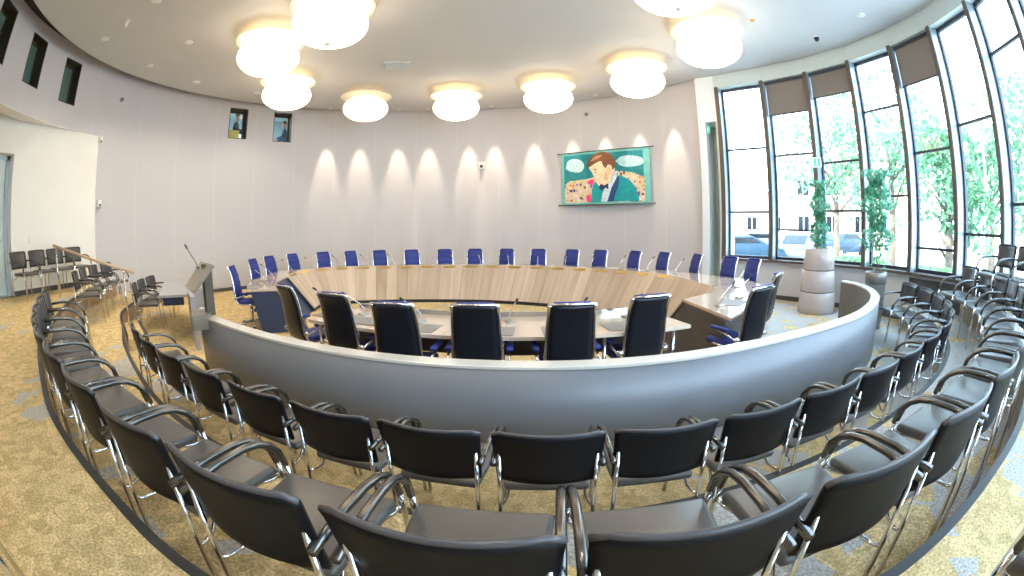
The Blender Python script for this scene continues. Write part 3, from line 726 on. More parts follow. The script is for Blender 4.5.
FAR = [(-4.96, 6.47), (-5.56, 8.0), (-5.66, 8.92), (-5.41, 9.72), (-4.87, 10.36), (-4.19, 10.76), (-3.48, 10.98), (-2.63, 11.14), (-1.76, 11.23), (-.98, 11.22), (-.15, 11.09), (.69, 10.82), (1.44, 10.46), (2.1, 10.05), (2.75, 9.54), (3.29, 8.95), (3.75, 8.25), (4.14, 7.46), (4.32, 6.87)]
RC = Vector((-.8, 7.6))
for i, p in enumerate(FAR):
    p = Vector(p); d = (RC-p).normalized()
    if i == 0: d = Vector((.955, .30))
    elif i < 3: d = (Vector((-2.5, 8.4-i*.1))-p).normalized()
    if i > 16: d = (Vector((1.2, 6.6))-p).normalized()
    o = p+d*.36; o += Vector((random.uniform(-.02, .02), random.uniform(-.02, .02)))
    put_exec(o.x, o.y, math.atan2(d.y, d.x)-PI/2+random.uniform(-.10, .10), 'blue high-backed swivel chair round the far side of the ring table, %s from left' % ORD[i], 'blue swivel chairs round the far side of the table')
NEAR = [((-2.62, 4.44), (-.85, 7.2)), ((-1.79, 3.99), (-.75, 7.2)), ((-1.03, 3.56), (-.65, 7)), ((-.315, 3.53), (-.25, 7)), ((.49, 3.50), (.35, 7)), ((1.25, 3.74), (.75, 6.5))]
for i, (p, q) in enumerate(NEAR):
    p = Vector(p)*.985; d = (Vector(q)-p).normalized(); o = p+d*.37
    put_exec(o.x, o.y, math.atan2(d.y, d.x)-PI/2, 'black-backed blue swivel chair at the near table segment, %s from left' % ORD[i], 'swivel chairs with their backs to the barrier')
for lab, p, q in (('black-backed blue swivel chair at the right end of the ring table, nearer one', (2.54, 3.82), (1.75, 6.0)), ('black-backed blue swivel chair at the right end of the ring table, farther one', (3.44, 4.78), (2.0, 6.4))):
    p = Vector(p); d = (Vector(q)-p).normalized(); o = p+d*.37; put_exec(o.x, o.y, math.atan2(d.y, d.x)-PI/2, lab, 'swivel chairs at the right end of the table')

# ------------------------------------------------------------------ microphones, pads
def make_mic():
    t = thing('microphone', '', 'microphone')
    b = MB(); b.box((0, 0, .010), (.085, .11, .020), .006); b.build('foot', M['steel'], t)
    b = MB(); b.tube([(0, .02, .015), (0, .015, .06), (0, -.04, .13), (0, -.15, .21), (0, -.22, .255)], .006, 6); b.build('gooseneck', M['chrome'], t)
    b = MB(); b.tube([(0, -.215, .252), (0, -.262, .284)], .0115, 8); b.build('capsule', M['plastic'], t)
    register(t); return t
M0 = make_mic(); m_used = [False]
def put_mic(x, y, z, rz, label, group):
    if not m_used[0]:
        m_used[0] = True; M0.location = (x, y, z); M0.rotation_euler = (0, 0, rz); tag(M0, label, None, group); return M0
    return dup(M0, (x, y, z), rz, label, group)
for i, (x, y, tx, ty) in enumerate(((-2.15, 4.88, -2.6, 4.6), (-1.68, 4.64, -2.1, 4.2), (-.95, 4.37, -1.25, 4.0), (-.03, 4.35, .1, 3.9), (.62, 4.33, .78, 3.9), (1.2, 4.42, 1.35, 4.0))):
    put_mic(x, y, .748, math.atan2(ty-y, tx-x)+PI/2, 'gooseneck microphone on the near table segment, %s from left' % ORD[i], 'microphones on the near table segment')
for i, p in enumerate(FAR[2:17]):
    p = Vector(p); d = (RC-p).normalized(); q = p+d*.62
    side = Vector((d.y, -d.x)); q -= side*.18
    dd = -d+side*.35
    put_mic(q.x, q.y, .748, math.atan2(dd.y, dd.x)+PI/2, 'thin gooseneck microphone on the far ring table, %s from left' % ORD[i], 'microphones round the far side of the table')
for lab, (x, y, tx, ty) in (('gooseneck microphone on the right end of the ring table, nearest the camera', (2.47, 4.70, 2.95, 4.85)), ('gooseneck microphone on the right end of the ring table, behind another', (2.99, 5.12, 3.5, 5.3)), ('gooseneck microphone on the right end of the ring table, third back', (3.45, 6.0, 3.9, 6.2))):
    put_mic(x, y, .748, math.atan2(ty-y, tx-x)+PI/2, lab, 'microphones on the right end of the table')
for lab, (x, y, tx, ty) in (('gooseneck microphone on the left end of the ring table, nearer one', (-4.55, 7.0, -4.9, 6.9)), ('gooseneck microphone on the left end of the ring table, farther one', (-4.85, 7.75, -5.25, 7.7))):
    put_mic(x, y, .748, math.atan2(ty-y, tx-x)+PI/2, lab, 'microphones on the left end of the table')
def pad(x, y, rz, label, group, w=.46, h=.32):
    b = MB(); b.box((0, 0, .004), (w, h, .006), .002, seg=1); o = b.build('desk_pad', M['pad']); o.location = (x, y, .748); o.rotation_euler = (0, 0, rz); tag(o, label, 'desk pad', group)
for i, (x, y) in enumerate(((-2.02, 4.55), (-1.55, 4.33), (-.95, 4.10), (-.22, 3.98), (.5, 3.98), (1.1, 4.05))):
    pad(x, y, math.atan2(y-nc[1], x-nc[0])+PI/2, 'grey desk pad on the near table segment, %s from left' % ORD[i], 'grey desk pads on the near table')
for lab, x, y, rz in (('grey desk pad on the left end of the ring table, nearer one', -4.45, 6.5, R(-58)), ('grey desk pad on the left end of the ring table, farther one', -4.85, 7.25, R(-65)), ('grey desk pad on the right end of the ring table', 2.75, 4.85, R(48))):
    pad(x, y, rz+PI/2*0, lab, 'grey desk pads on the table ends', .42, .30)

# ------------------------------------------------------------------ lectern, desk, handrail
lt = thing('lectern', 'grey sloping lectern board on a steel post at the left end of the barrier', 'lectern', (-3.62, 4.12, 0))
def lb(mb): return reloc(mb, lt)
b = MB(); ax = Vector((-3.83, 4.22, 0)); dx = (Vector((-3.52, 4.0, 0))-ax)
b.box((-3.60, 3.96, .725), (.46, .25, .17), .006, rot=(0, 0, R(-48)), seg=1)
for q_ in (-.14, .12): b.tube([(-3.60+q_*.67-.09, 3.96-q_*.74-.08, .71), (-3.60+q_*.67-.105, 3.96-q_*.74-.095, .71)], .018, 10)
lb(b).build('clamp_block', M['lect'], lt)
b = MB()
for k in (-.05, .06):
    b.box((-3.50+k*.8, 4.03-k*.6, 1.07), (.035, .11, .58), .003, rot=(R(0), R(-2), R(-38)), seg=1)
lb(b).build('post', M['poststeel'], lt)
A, Bp, Cp, Dp = Vector((-3.80, 4.26, 1.375)), Vector((-3.22, 3.83, 1.375)), Vector((-3.43, 3.66, 1.085)), Vector((-3.90, 4.01, 1.085))
nb = (Bp-A).cross(Dp-A).normalized(); nb = nb if nb.z > 0 else -nb
b = MB(); vs = [p-nb*o for o in (0, .03) for p in (A, Bp, Cp, Dp)]; b._add(vs, [[0, 1, 2, 3], [4, 7, 6, 5], [0, 4, 5, 1], [1, 5, 6, 2], [2, 6, 7, 3], [3, 7, 4, 0]]); lb(b).build('board', M['lect'], lt)
b = MB(); vs = [p+nb*o for o in (0, .03) for p in (Cp, Dp, Dp+(A-Dp)*.04, Cp+(Bp-Cp)*.04)]; b._add(vs, [[0, 1, 2, 3], [4, 7, 6, 5], [0, 4, 5, 1], [1, 5, 6, 2], [2, 6, 7, 3], [3, 7, 4, 0]]); lb(b).build('paper_ledge', M['steel'], lt)
b = MB(); m0 = A.lerp(Bp, .25).lerp(Dp, .25)+nb*.01; b.box(tuple(m0), (.10, .05, .02), .004, rot=(0, R(0), R(-38)), seg=1); b.tube([tuple(m0), (m0.x-.07, m0.y+.02, m0.z+.08), (m0.x-.20, m0.y+.0, m0.z+.24)], .006, 6); b.tube([(m0.x-.19, m0.y, m0.z+.23), (m0.x-.225, m0.y, m0.z+.275)], .013, 8); tag(b.build('microphone', M['darksteel']), 'gooseneck microphone clipped to the sloping lectern board', 'microphone')

dk = thing('desk', 'pale grey desk with a slab leg standing left of the lectern', 'desk', (-5.8, 6.0, 0))
b = MB(); b.prism([(-5.62, 5.05), (-5.15, 5.40), (-5.50, 6.15), (-6.85, 7.30), (-7.0, 6.5)], .70, .74); reloc(b, dk).build('desktop', M['deskgrey'], dk)
b = MB(); b.prism([(-5.20, 5.40), (-4.62, 4.86), (-4.57, 4.91), (-5.15, 5.46)], 0, .80); b.prism([(-5.20, 5.40), (-5.5, 6.1), (-5.45, 6.12), (-5.15, 5.46)], 0, .70); reloc(b, dk).build('side_panel', M['deskgrey'], dk)
b = MB(); b.prism([(-5.66, 5.2), (-5.62, 5.15), (-5.3, 5.38), (-5.33, 5.43)], .56, .70); reloc(b, dk).build('drawer', M['navy'], dk)
for p in ((-6.85, 6.6), (-6.75, 7.05)):
    b = MB(); b.tube([(p[0], p[1], 0), (p[0], p[1], .70)], .022); reloc(b, dk).build('leg', M['chrome'], dk)

hr = thing('handrail', 'wooden handrail on steel posts beside the aisle steps', 'handrail', (-6.59, 5.0, 0))
p0, p1 = Vector((-7.95, 4.03, 1.60)), Vector((-6.42, 5.14, 1.07))
b = MB(); b.tube([p0, p0.lerp(p1, .5), p1], .026, 10); reloc(b, hr).build('rail', M['handrail'], hr)
b = MB(); b.tube([(-7.88, 4.07, .68), (-7.88, 4.07, 1.57)], .019, 8); reloc(b, hr).build('post', M['chrome'], hr)
b = MB(); b.tube([(-6.59, 5.0, .165), (-6.59, 5.0, 1.10)], .019, 8); reloc(b, hr).build('post', M['chrome'], hr)

# ------------------------------------------------------------------ planters
def leaves(mb, fn, n, size, rnd, droop=.3):
    for _ in range(n):
        c = Vector(fn()); s = size*rnd.uniform(.6, 1.25)
        e = Euler((rnd.uniform(-1.2, 1.2), rnd.uniform(-1.2, 1.2), rnd.uniform(0, 2*PI))).to_matrix()
        q = [(-.5, 0, 0), (-.15, .34, .05), (.5, 0, -.06), (-.15, -.34, .05)]
        mb._add([c+e @ (Vector(v)*s) for v in q], [[0, 1, 2], [0, 2, 3]])
def climber(pot, x, y, z0, z1, r0, r1, n, seed, lo=0.):
    rnd = random.Random(seed); b = MB()
    stems = []
    for k in range(5):
        a = 2*PI*k/5; pts = []
        for i in range(9):
            tt = i/8; pts.append((.07*math.cos(a+tt*5)*(1-.2*tt)+rnd.uniform(-.02, .02), .07*math.sin(a+tt*5)+rnd.uniform(-.02, .02), z0+(z1-z0)*tt))
        b.tube(pts, .006, 5); stems.append(pts)
    b.build('stem', M['stem'], pot)
    def fn():
        tt = rnd.random()**.85; tt = lo+(1-lo)*tt if rnd.random() < .92 else tt
        rad = (r0+(r1-r0)*tt)*(.75+.3*math.sin(tt*17+seed)+.12*math.sin(tt*41))*math.sqrt(rnd.random()); a = rnd.uniform(0, 2*PI)
        return (rad*math.cos(a), rad*math.sin(a), z0+.02+(z1-z0)*tt)
    b = MB(); leaves(b, fn, n, .085, rnd); b.build('foliage', M['leaf'], pot, fix=False)
pl = thing('planter', 'tall white tapering planter of three stacked rings with a climbing plant', 'planter', (6.0, 6.88, 0))
zz = [(0, .385, .405), (.425, .365, .80), (.82, .345, 1.19)]
for k, (z0, z1, h0, h1) in enumerate(((0.0, .41, .42, .392), (.425, .83, .389, .362), (.845, 1.25, .359, .33))):
    b = MB(); b.lathe([(h0-.01, z0), (h0, z0+.01), (h1, z1-.01), (h1-.01, z1)] + ([(h1-.04, z1), (h1-.05, z1-.08), (0, z1-.08)] if k == 2 else []), 40); b.build('ring', M['planter'], pl)
for h_, r_ in ((.40, .378), (.82, .348)):
    b = MB(); b.lathe([(r_, h_), (r_, h_+.03), (.0, h_+.03)], 32); b.build('joint', M['base'], pl)
b = MB(); b.lathe([(0, 1.165), (.29, 1.168), (.29, 1.175), (0, 1.185)], 20); b.build('soil', M['soil'], pl)
climber(pl, 0, 0, 1.17, 2.54, .26, .20, 900, 3, .06)
p2 = thing('planter', 'grey metal flower pot with a tall climbing plant beside the barrier end', 'planter', (6.02, 5.18, 0))
b = MB(); b.lathe([(.175, 0), (.18, .01), (.205, .74), (.205, .75)], 32); b.build('body', M['zinc'], p2)
b = MB(); b.lathe([(.207, .755), (.216, .76), (.222, .94), (.215, .95), (.195, .95), (.19, .88), (0, .88)], 32); b.build('rim_band', M['zinc'], p2)
b = MB(); b.lathe([(0, .89), (.185, .892), (.11, .935), (0, .95)], 20); b.build('soil', M['soil'], p2)
climber(p2, 0, 0, .96, 2.62, .34, .36, 1300, 9, .2)

# ------------------------------------------------------------------ ceiling lamps
def make_lamp():
    t = thing('ceiling_lamp', '', 'ceiling lamp')
    n = 18; prof = []
    for i in range(n+1):
        a = -PI/2+PI*i/n; prof.append((.625*math.cos(a)**.92 if math.cos(a) > 1e-6 else 0, .335*math.sin(a)))
    b = MB(); b.lathe(prof, 40, (0, 0, -.52)); b.build('globe', M['lampglass'], t)
    b = MB(); b.lathe([(0, -.145), (.60, -.165), (.70, -.20), (.71, -.19), (.61, -.14), (0, -.12)], 40); b.build('reflector', M['lampdisc'], t)
    b = MB(); b.tube([(0, 0, -.20), (0, 0, 0)], .045, 12); b.build('stem', M['whiteplastic'], t)
    b = MB(); b.lathe([(0, -.868), (.05, -.865), (.05, -.85), (0, -.85)], 14); b.build('finial', M['whiteplastic'], t)
    register(t); return t
LP = [((-4.42, 6.61), 'glowing globe ceiling lamp at upper left, large, overlapping the one below it'), ((-5.28, 8.96), 'glowing globe ceiling lamp at left, partly behind a larger one'), ((-3.87, 10.93), 'dim cream globe ceiling lamp with its stem and disc visible'), ((-1.46, 11.43), 'glowing globe ceiling lamp above the wall sensor, right of the dim one'), ((.96, 10.72), 'glowing globe ceiling lamp nearest above the left side of the portrait tapestry'), ((2.84, 9.08), 'glowing globe ceiling lamp above the right edge of the portrait tapestry'), ((3.57, 6.74), 'large glowing globe ceiling lamp nearest the tall windows'), ((-2.77, 5.79), 'largest glowing globe ceiling lamp, cut off by the top edge left of centre'), ((2.21, 4.87), 'glowing globe ceiling lamp mostly cut off by the top edge right of centre')]
LP.append(((-.35, 4.05), 'globe ceiling lamp added to the ring, unseen above the frame'))  # extra lamp out of view, added to brighten the room
Lz = make_lamp()
for i, (p, lab) in enumerate(LP):
    if i == 0: Lz.location = (*p, HZ); tag(Lz, lab, None, 'globe ceiling lamps in a ring'); lo = Lz
    else: lo = dup(Lz, (*p, HZ), 0, lab, 'globe ceiling lamps in a ring')
    if i == 2:
        for c in D.objects:
            if c.parent == lo and c.name.startswith('globe'):
                c.data = c.data.copy(); c.data.materials[0] = M['lampdim']
# recessed downlights
def downlight(x, y, label, group, r=.075):
    t = thing('downlight', label, 'downlight', (x, y, HZ), 0, group)
    b = MB(); b.lathe([(r, -.012), (r+.02, -.01), (r+.025, 0), (r, 0)], 20); b.build('trim_ring', M['whiteplastic'], t)
    b = MB(); b.lathe([(0, -.004), (r, -.004), (r, -.001), (0, -.001)], 16); b.build('lens', M['spotglow'], t)
    ld = D.lights.new('beam', 'SPOT'); ld.energy = 105; ld.color = (1, .88, .68); ld.spot_size = R(120); ld.spot_blend = .8; ld.shadow_soft_size = .08
    lo = D.objects.new('beam', ld); COL.objects.link(lo); lo.parent = t; lo.location = (0, 0, -.03)
for i, (x, y) in enumerate(((-7.49, 4.54), (-6.16, 6.0), (-7.83, 6.37), (-7.66, 8.07), (-5.5, 4.23), (-6.79, 9.82), (-6.3, 1.9), (-4.3, 2.3), (-2.6, .5), (-.3, .9))):  # last four are out of view, added as fill over the tiers
    downlight(x, y, 'round recessed downlight in the left of the ceiling, %s' % ('leftmost, above the small windows', 'right of centre of the group', 'second row in', 'near the wall edge', 'cut by the top edge', 'low, beside a globe lamp', 'added unseen over the third row', 'added unseen over the aisle', 'added unseen over the viewpoint', 'added unseen over the second row')[i], 'recessed downlights on the left of the ceiling', .085)
saz = [-24.5, -20.0, -14.9, -10.8, -5.5, -2.1, 3.1, 8.2, 12.5, 17.1, 21.7]
for i, a in enumerate(saz):
    u = Vector((math.sin(R(a)), math.cos(R(a)))); bq = u.dot(Vector(DC)); tt = bq+math.sqrt(bq*bq-Vector(DC).length_squared+DR*DR); w = u*tt
    n = (Vector(DC)-w).normalized(); p = w+n*.50
    t = thing('spotlight', 'small wall-washing spot at the ceiling edge over the back wall, %s from left' % ORD[i], 'spotlight', (p.x, p.y, HZ), 0, 'wall-washing spots along the back wall')
    b = MB(); b.lathe([(.05, -.02), (.065, -.018), (.07, 0), (.05, 0)], 16); b.build('trim_ring', M['whiteplastic'], t)
    b = MB(); b.lathe([(0, -.004), (.05, -.004), (.05, -.001), (0, -.001)], 12); b.build('lens', M['spotglow'], t)
    ld = D.lights.new('spot_beam', 'SPOT'); ld.energy = 330; ld.color = (1, .80, .58); ld.spot_size = R(27); ld.spot_blend = .7; ld.shadow_soft_size = .03
    lo = D.objects.new('spot_beam', ld); COL.objects.link(lo); lo.parent = t; lo.location = (0, 0, -.03)
    tgt = Vector((w.x, w.y, 2.75)); dv = tgt-Vector((p.x, p.y, HZ)); lo.rotation_euler = dv.to_track_quat('-Z', 'Y').to_euler()
# ceiling fittings
t = thing('air_grille', 'rectangular ventilation grille in the middle of the ceiling', 'grille', (-2.56, 9.22, HZ), R(14))
b = MB(); b.box((0, 0, -.02), (.62, .5, .04), .006, seg=1); b.build('frame', M['ceil'], t)
b = MB()
for k in range(9): b.box((0, -.2+k*.05, -.045), (.54, .03, .008), rot=(R(30), 0, 0))
b.build('louvre', M['whiteplastic'], t)
t = thing('dome_camera', 'small black dome security camera hanging from the ceiling near the windows', 'camera', (5.95, 6.25, HZ))
b = MB(); b.lathe([(.06, -.04), (.07, 0), (0, 0)], 18); b.build('mount', M['whiteplastic'], t)
b = MB(); b.lathe([(0, -.12), (.035, -.11), (.058, -.07), (.06, -.04), (0, -.04)], 18); b.build('dome', M['plastic'], t)
t = thing('smoke_detector', 'round white ceiling speaker near the tall windows', 'detector', (6.1, 4.91, HZ))
b = MB(); b.lathe([(0, -.025), (.10, -.022), (.115, 0), (0, 0)], 22); b.build('cover', M['whiteplastic'], t)
b = MB(); b.lathe([(.05, -.028), (.06, -.03), (.07, -.026), (.06, -.02)], 18); b.build('grille_ring', M['steel'], t)
b = MB(); b.lathe([(0, -.03), (.04, -.025), (.05, 0), (0, 0)], 14); o = b.build('sprinkler_cap', M['orange']); o.location = (4.35, 6.27, HZ); tag(o, 'small orange cap on the ceiling right of a globe lamp', 'ceiling cap')
t = thing('ceiling_spot', 'small swivelling spot on the left of the ceiling', 'spotlight', (-6.47, 4.38, HZ))
b = MB(); b.lathe([(0, -.02), (.05, -.018), (.055, 0), (0, 0)], 14); b.build('mount', M['whiteplastic'], t)
b = MB(); b.tube([(0, 0, -.03), (-.06, .02, -.10)], .04, 12); b.build('head', M['whiteplastic'], t)
# things on the walls
def wall_at(a, z, off=.03):
    p = drum(a, DR-off, z); return p, R(a)+PI/2
def wallcam(a, z, label):
    p, rz = wall_at(a, z, .02); t = thing('wall_sensor', label, 'sensor', p, rz)
    return t
p, rz = wall_at(83.7, 3.58, .05)
t = thing('wall_camera', 'white boxed camera on the back wall between two light scallops', 'camera', p, rz)
b = MB(); b.box((0, 0, 0), (.20, .09, .24), .012); b.build('case', M['whiteplastic'], t)
b = MB(); b.lathe([(0, .05), (.035, .04), (.05, .0), (0, 0)], 14, mx=Matrix.Translation((0, .045, -.02)) @ Matrix.Rotation(-PI/2, 4, 'X')); b.build('lens', M['plastic'], t)
b = MB(); b.tube([(0, 0, -.12), (0, -.02, -.25), (.05, -.03, -.45)], .006, 6); b.build('cable', M['whiteplastic'], t)
for lab, a, z in (('small white sensor high on the wall edge beside the white wall', 182.2, 3.86), ('small white sensor low on the wall edge beside the white wall', 181.5, 2.43)):
    p, rz = wall_at(a, z, .06); t = thing('wall_sensor', lab, 'sensor', p, rz)
    b = MB(); b.box((0, 0, 0), (.11, .10, .17), .012); b.build('case', M['whiteplastic'], t)
    b = MB(); b.box((0, .053, -.03), (.05, .012, .05), .004); b.build('lens', M['plastic'], t)
for lab, a, z in (('small round knob camera on the left wall right of the small windows', 177.7, 4.93), ('small round knob camera on the back wall above the tapestry', 57.4, 4.98)):
    p, rz = wall_at(a, z, .05); t = thing('knob_camera', lab, 'camera', p, rz)
    b = MB(); b.lathe([(0, .06), (.04, .05), (.058, .02), (.05, -.03), (0, -.05)], 14, mx=Matrix.Rotation(-PI/2, 4, 'X')); b.build('ball', M['steel'], t)
    b = MB(); b.lathe([(0, .07), (.02, .065), (.022, .05)], 10, mx=Matrix.Rotation(-PI/2, 4, 'X')); b.build('lens', M['plastic'], t)

# ------------------------------------------------------------------ portrait tapestry
pa, pb = Vector((1.52, 13.02)), Vector((3.76, 11.34)); px = (pb-pa).normalized(); W = (pb-pa).length; H = 1.55
tp = thing('tapestry', 'teal tapestry of a man in a bow tie hung on the back wall', 'tapestry', (pa.x, pa.y, 2.26), math.atan2(px.y, px.x))
def uvp(pts): return [(u*W, v*H) for u, v in pts]
TM = Matrix.Rotation(PI/2, 4, 'X')
def patch(name, polys, col, lvl, smooth_n=0):
    b = MB()
    for pts in polys:
        q = uvp(pts)
        if smooth_n: q = [(v.x, v.y) for v in catmull(q+[q[0]], smooth_n)][:-1]
        b.prism(q, 0, .004+.0012*lvl, Matrix.Translation((0, -.008, 0)) @ TM)
    return b.build(name, mat('cloth_'+name, col, .85, var=.18, vscale=14, bump=.2, bscale=150), tp)
b = MB(); b.prism([(0, 0), (W, 0), (W, H), (0, H)], 0, .01, TM); b.build('cloth', mat('cloth_turquoise', (.17, .50, .47), .85, var=.12, vscale=6, bump=.2, bscale=120), tp)
patch('sky', [[(.03, .33), (.93, .33), (.93, .95), (.03, .95)]], (.015, .22, .26), 1)
patch('cloud', [[(.05, .70), (.08, .85), (.18, .88), (.26, .80), (.27, .70), (.22, .62), (.12, .64)]], (.45, .68, .72), 2, 40)
patch('cloud', [[(.63, .78), (.70, .86), (.82, .86), (.92, .80), (.92, .70), (.82, .66), (.70, .68)]], (.45, .68, .72), 2, 40)
patch('ground', [[(.04, .04), (.94, .04), (.94, .46), (.80, .56), (.66, .60), (.42, .52), (.30, .48), (.10, .46), (.04, .40)]], (.62, .52, .38), 2)
def crowd_mat():
    m = D.materials.new('cloth_crowd'); nt, b = nodes_of(m)
    tc = nt.nodes.new('ShaderNodeTexCoord'); v = nt.nodes.new('ShaderNodeTexVoronoi'); v.inputs['Scale'].default_value = 11
    nt.links.new(tc.outputs['Object'], v.inputs['Vector'])
    sc = nt.nodes.new('ShaderNodeSeparateColor'); nt.links.new(v.outputs['Color'], sc.inputs[0])
    r = nt.nodes.new('ShaderNodeValToRGB'); r.color_ramp.interpolation = 'CONSTANT'; e = r.color_ramp.elements
    cols = [(.66, .55, .42), (.60, .36, .24), (.16, .07, .04), (.75, .68, .55), (.66, .26, .07), (.62, .52, .38), (.30, .10, .06), (.78, .62, .45), (.04, .06, .18), (.62, .50, .36), (.42, .60, .10), (.72, .60, .48), (.26, .07, .36)]
    e[0].position = 0; e[0].color = (*cols[0], 1); e[1].position = 1/13; e[1].color = (*cols[1], 1)
    for i in range(2, 13): x = e.new(i/13); x.color = (*cols[i], 1)
    nt.links.new(sc.outputs[0], r.inputs[0])
    d = mnode(nt, 'LESS_THAN', v.outputs['Distance'], .48)
    c = mixc(nt, d, (.62, .52, .38), r.outputs[0]); nt.links.new(c, b.inputs['Base Color']); b.inputs['Roughness'].default_value = .85
    return m
for o in D.objects:
    if o.parent == tp and o.name.startswith('ground'): o.name = 'crowd'; o.data.materials[0] = crowd_mat()
patch('pink_scarf', [[(.30, .43), (.37, .47), (.38, .40), (.33, .38)]], (.85, .06, .22), 5, 24)
patch('pink_scarf', [[(.30, .06), (.29, .16), (.34, .18), (.34, .05)]], (.85, .06, .22), 5, 24)
patch('suit', [[(.34, .04), (.36, .30), (.39, .42), (.46, .38), (.50, .22), (.62, .50), (.68, .52), (.78, .42), (.85, .28), (.88, .05)]], (.01, .30, .33), 6)
patch('lapel', [[(.52, .05), (.56, .25), (.62, .46), (.67, .50), (.66, .35), (.62, .18), (.60, .05)]], (.015, .06, .18), 7)
patch('shirt', [[(.46, .05), (.48, .22), (.53, .36), (.60, .58), (.645, .60), (.635, .46), (.58, .30), (.53, .05)]], (.55, .68, .74), 8)
patch('neck', [[(.47, .34), (.47, .50), (.56, .62), (.62, .56), (.58, .42), (.52, .34)]], (.72, .50, .32), 8)
patch('face', [[(.33, .68), (.37, .58), (.395, .47), (.43, .36), (.48, .33), (.55, .40), (.60, .54), (.62, .66), (.57, .76), (.46, .82), (.37, .78)]], (.80, .60, .42), 9, 60)
patch('ear', [[(.53, .62), (.55, .70), (.59, .69), (.585, .60), (.55, .53)]], (.74, .48, .30), 10, 24)
patch('cheek_shade', [[(.49, .48), (.52, .60), (.545, .52), (.53, .42)]], (.66, .40, .24), 10, 24)
patch('hair', [[(.30, .72), (.33, .84), (.40, .94), (.50, .97), (.58, .92), (.62, .82), (.625, .70), (.60, .62), (.585, .70), (.545, .72), (.52, .66), (.49, .72), (.47, .80), (.40, .76), (.33, .70)]], (.16, .07, .035), 11, 70)
patch('hair_light', [[(.34, .80), (.40, .89), (.48, .91), (.46, .87), (.39, .82)]], (.42, .22, .10), 12, 30)
patch('brow', [[(.365, .66), (.40, .665), (.43, .64), (.40, .645)]], (.12, .05, .03), 12)
patch('eye', [[(.375, .60), (.415, .61), (.41, .595)]], (.12, .05, .03), 12)
patch('mouth', [[(.405, .46), (.44, .47), (.43, .45)]], (.45, .16, .12), 12)
patch('bow_tie', [[(.44, .30), (.46, .38), (.50, .345), (.545, .38), (.545, .27), (.505, .31), (.47, .25)]], (.02, .03, .09), 12)
for z in (-.0, H):
    b = MB(); b.tube([(-.10, -.012, z), (W+.10, -.012, z)], .014, 8); b.lathe([(0, -.03), (.025, 0), (0, .03)], 10, mx=Matrix.Translation((-.11, -.012, z)) @ Matrix.Rotation(PI/2, 4, 'Y')); b.lathe([(0, -.03), (.025, 0), (0, .03)], 10, mx=Matrix.Translation((W+.11, -.012, z)) @ Matrix.Rotation(PI/2, 4, 'Y')); b.build('rod', M['darksteel'], tp)

# ------------------------------------------------------------------ people behind the two small windows
def figure(name, label, J, edges, rad, loc, rz, mats, parts):
    t = thing(name, label, 'person', loc, rz)
    me = D.meshes.new('body'); me.from_pydata(J, edges, []); o = D.objects.new('body', me); COL.objects.link(o); o.parent = t
    sk = o.modifiers.new('skin', 'SKIN'); sk.use_smooth_shade = True
    if not me.skin_vertices: pass
    for i, v in enumerate(me.skin_vertices[0].data): v.radius = (rad[i], rad[i]); v.use_root = (i == 0)
    ss = o.modifiers.new('sub', 'SUBSURF'); ss.levels = 1; ss.render_levels = 2
    me.materials.append(mats)
    for nm, mb, mm in parts: mb.build(nm, mm, t)
    return t
def person(label, loc, rz, top, trous, hairc, sitting):
    dk_ = mat('clothes', top, .8, var=.1); sk = mat('skin', (.62, .36, .26), .5)
    hz = .47 if sitting else .92
    J = [(0, 0, hz), (0, .0, hz+.25), (0, .03, hz+.48), (0, .05, hz+.58),
         (.17, .02, hz+.46), (.21, .10, hz+.24), (.16, .30, hz+.20), (-.17, .02, hz+.46), (-.21, .10, hz+.24), (-.16, .30, hz+.20),
         (.10, .02, hz-.02), (-.10, .02, hz-.02)]
    Ed = [(0, 1), (1, 2), (2, 3), (2, 4), (4, 5), (5, 6), (2, 7), (7, 8), (8, 9), (0, 10), (0, 11)]
    rr = [.13, .13, .12, .055, .065, .05, .036, .065, .05, .036, .10, .10]
    if sitting:
        J += [(.12, .42, hz), (.12, .44, .06), (.12, .56, .04), (-.12, .42, hz), (-.12, .44, .06), (-.12, .56, .04)]
    else:
        J += [(.11, .03, .48), (.11, 0, .06), (.11, .13, .04), (-.11, .03, .48), (-.11, 0, .06), (-.11, .13, .04)]
    Ed += [(10, 12), (12, 13), (13, 14), (11, 15), (15, 16), (16, 17)]; rr += [.075, .05, .045]*2
    h = MB(); h.lathe([(0, -.14), (.05, -.12), (.075, -.05), (.085, .02), (.078, .08), (.045, .12), (0, .135)], 16, (0, .07, hz+.70))
    for s in (-1, 1): h.lathe([(0, -.03), (.014, 0), (0, .03)], 8, (s*.086, .06, hz+.69))
    h.lathe([(0, .02), (.016, -.02), (0, -.03)], 8, (0, .158, hz+.69))
    hr_ = MB(); hr_.lathe([(.092, .03), (.088, .09), (.05, .135), (0, .15)], 16, (0, .055, hz+.70))
    hands = []
    for s in (-1, 1):
        q = MB(); c = Vector((s*.155, .34, hz+.20)); q.box(tuple(c), (.07, .09, .028), .01)
        for k in range(4): q.tube([c+Vector((-.026+k*.017, .04, 0)), c+Vector((-.028+k*.018, .085, -.005)), c+Vector((-.028+k*.018, .105-.008*abs(k-1.4), -.03))], .008, 6)
        q.tube([c+Vector((-s*.03, -.02, 0)), c+Vector((-s*.055, .02, -.005)), c+Vector((-s*.05, .055, -.01))], .009, 6)
        hands.append(('hand', q, sk))
    tr = MB()
    for s in (-1, 1): tr.tube([(s*.10, .0, hz-.02), (s*.12, .42 if sitting else .03, hz if sitting else .48), (s*.12, .44 if sitting else 0, .10)], [.115, .085, .065], 10)
    return figure('person', label, J, Ed, rr, loc, rz, dk_, [('head', h, sk), ('hair', hr_, mat('hair', hairc, .7))]+hands+[('trousers', tr, mat('trousers', trous, .8))])
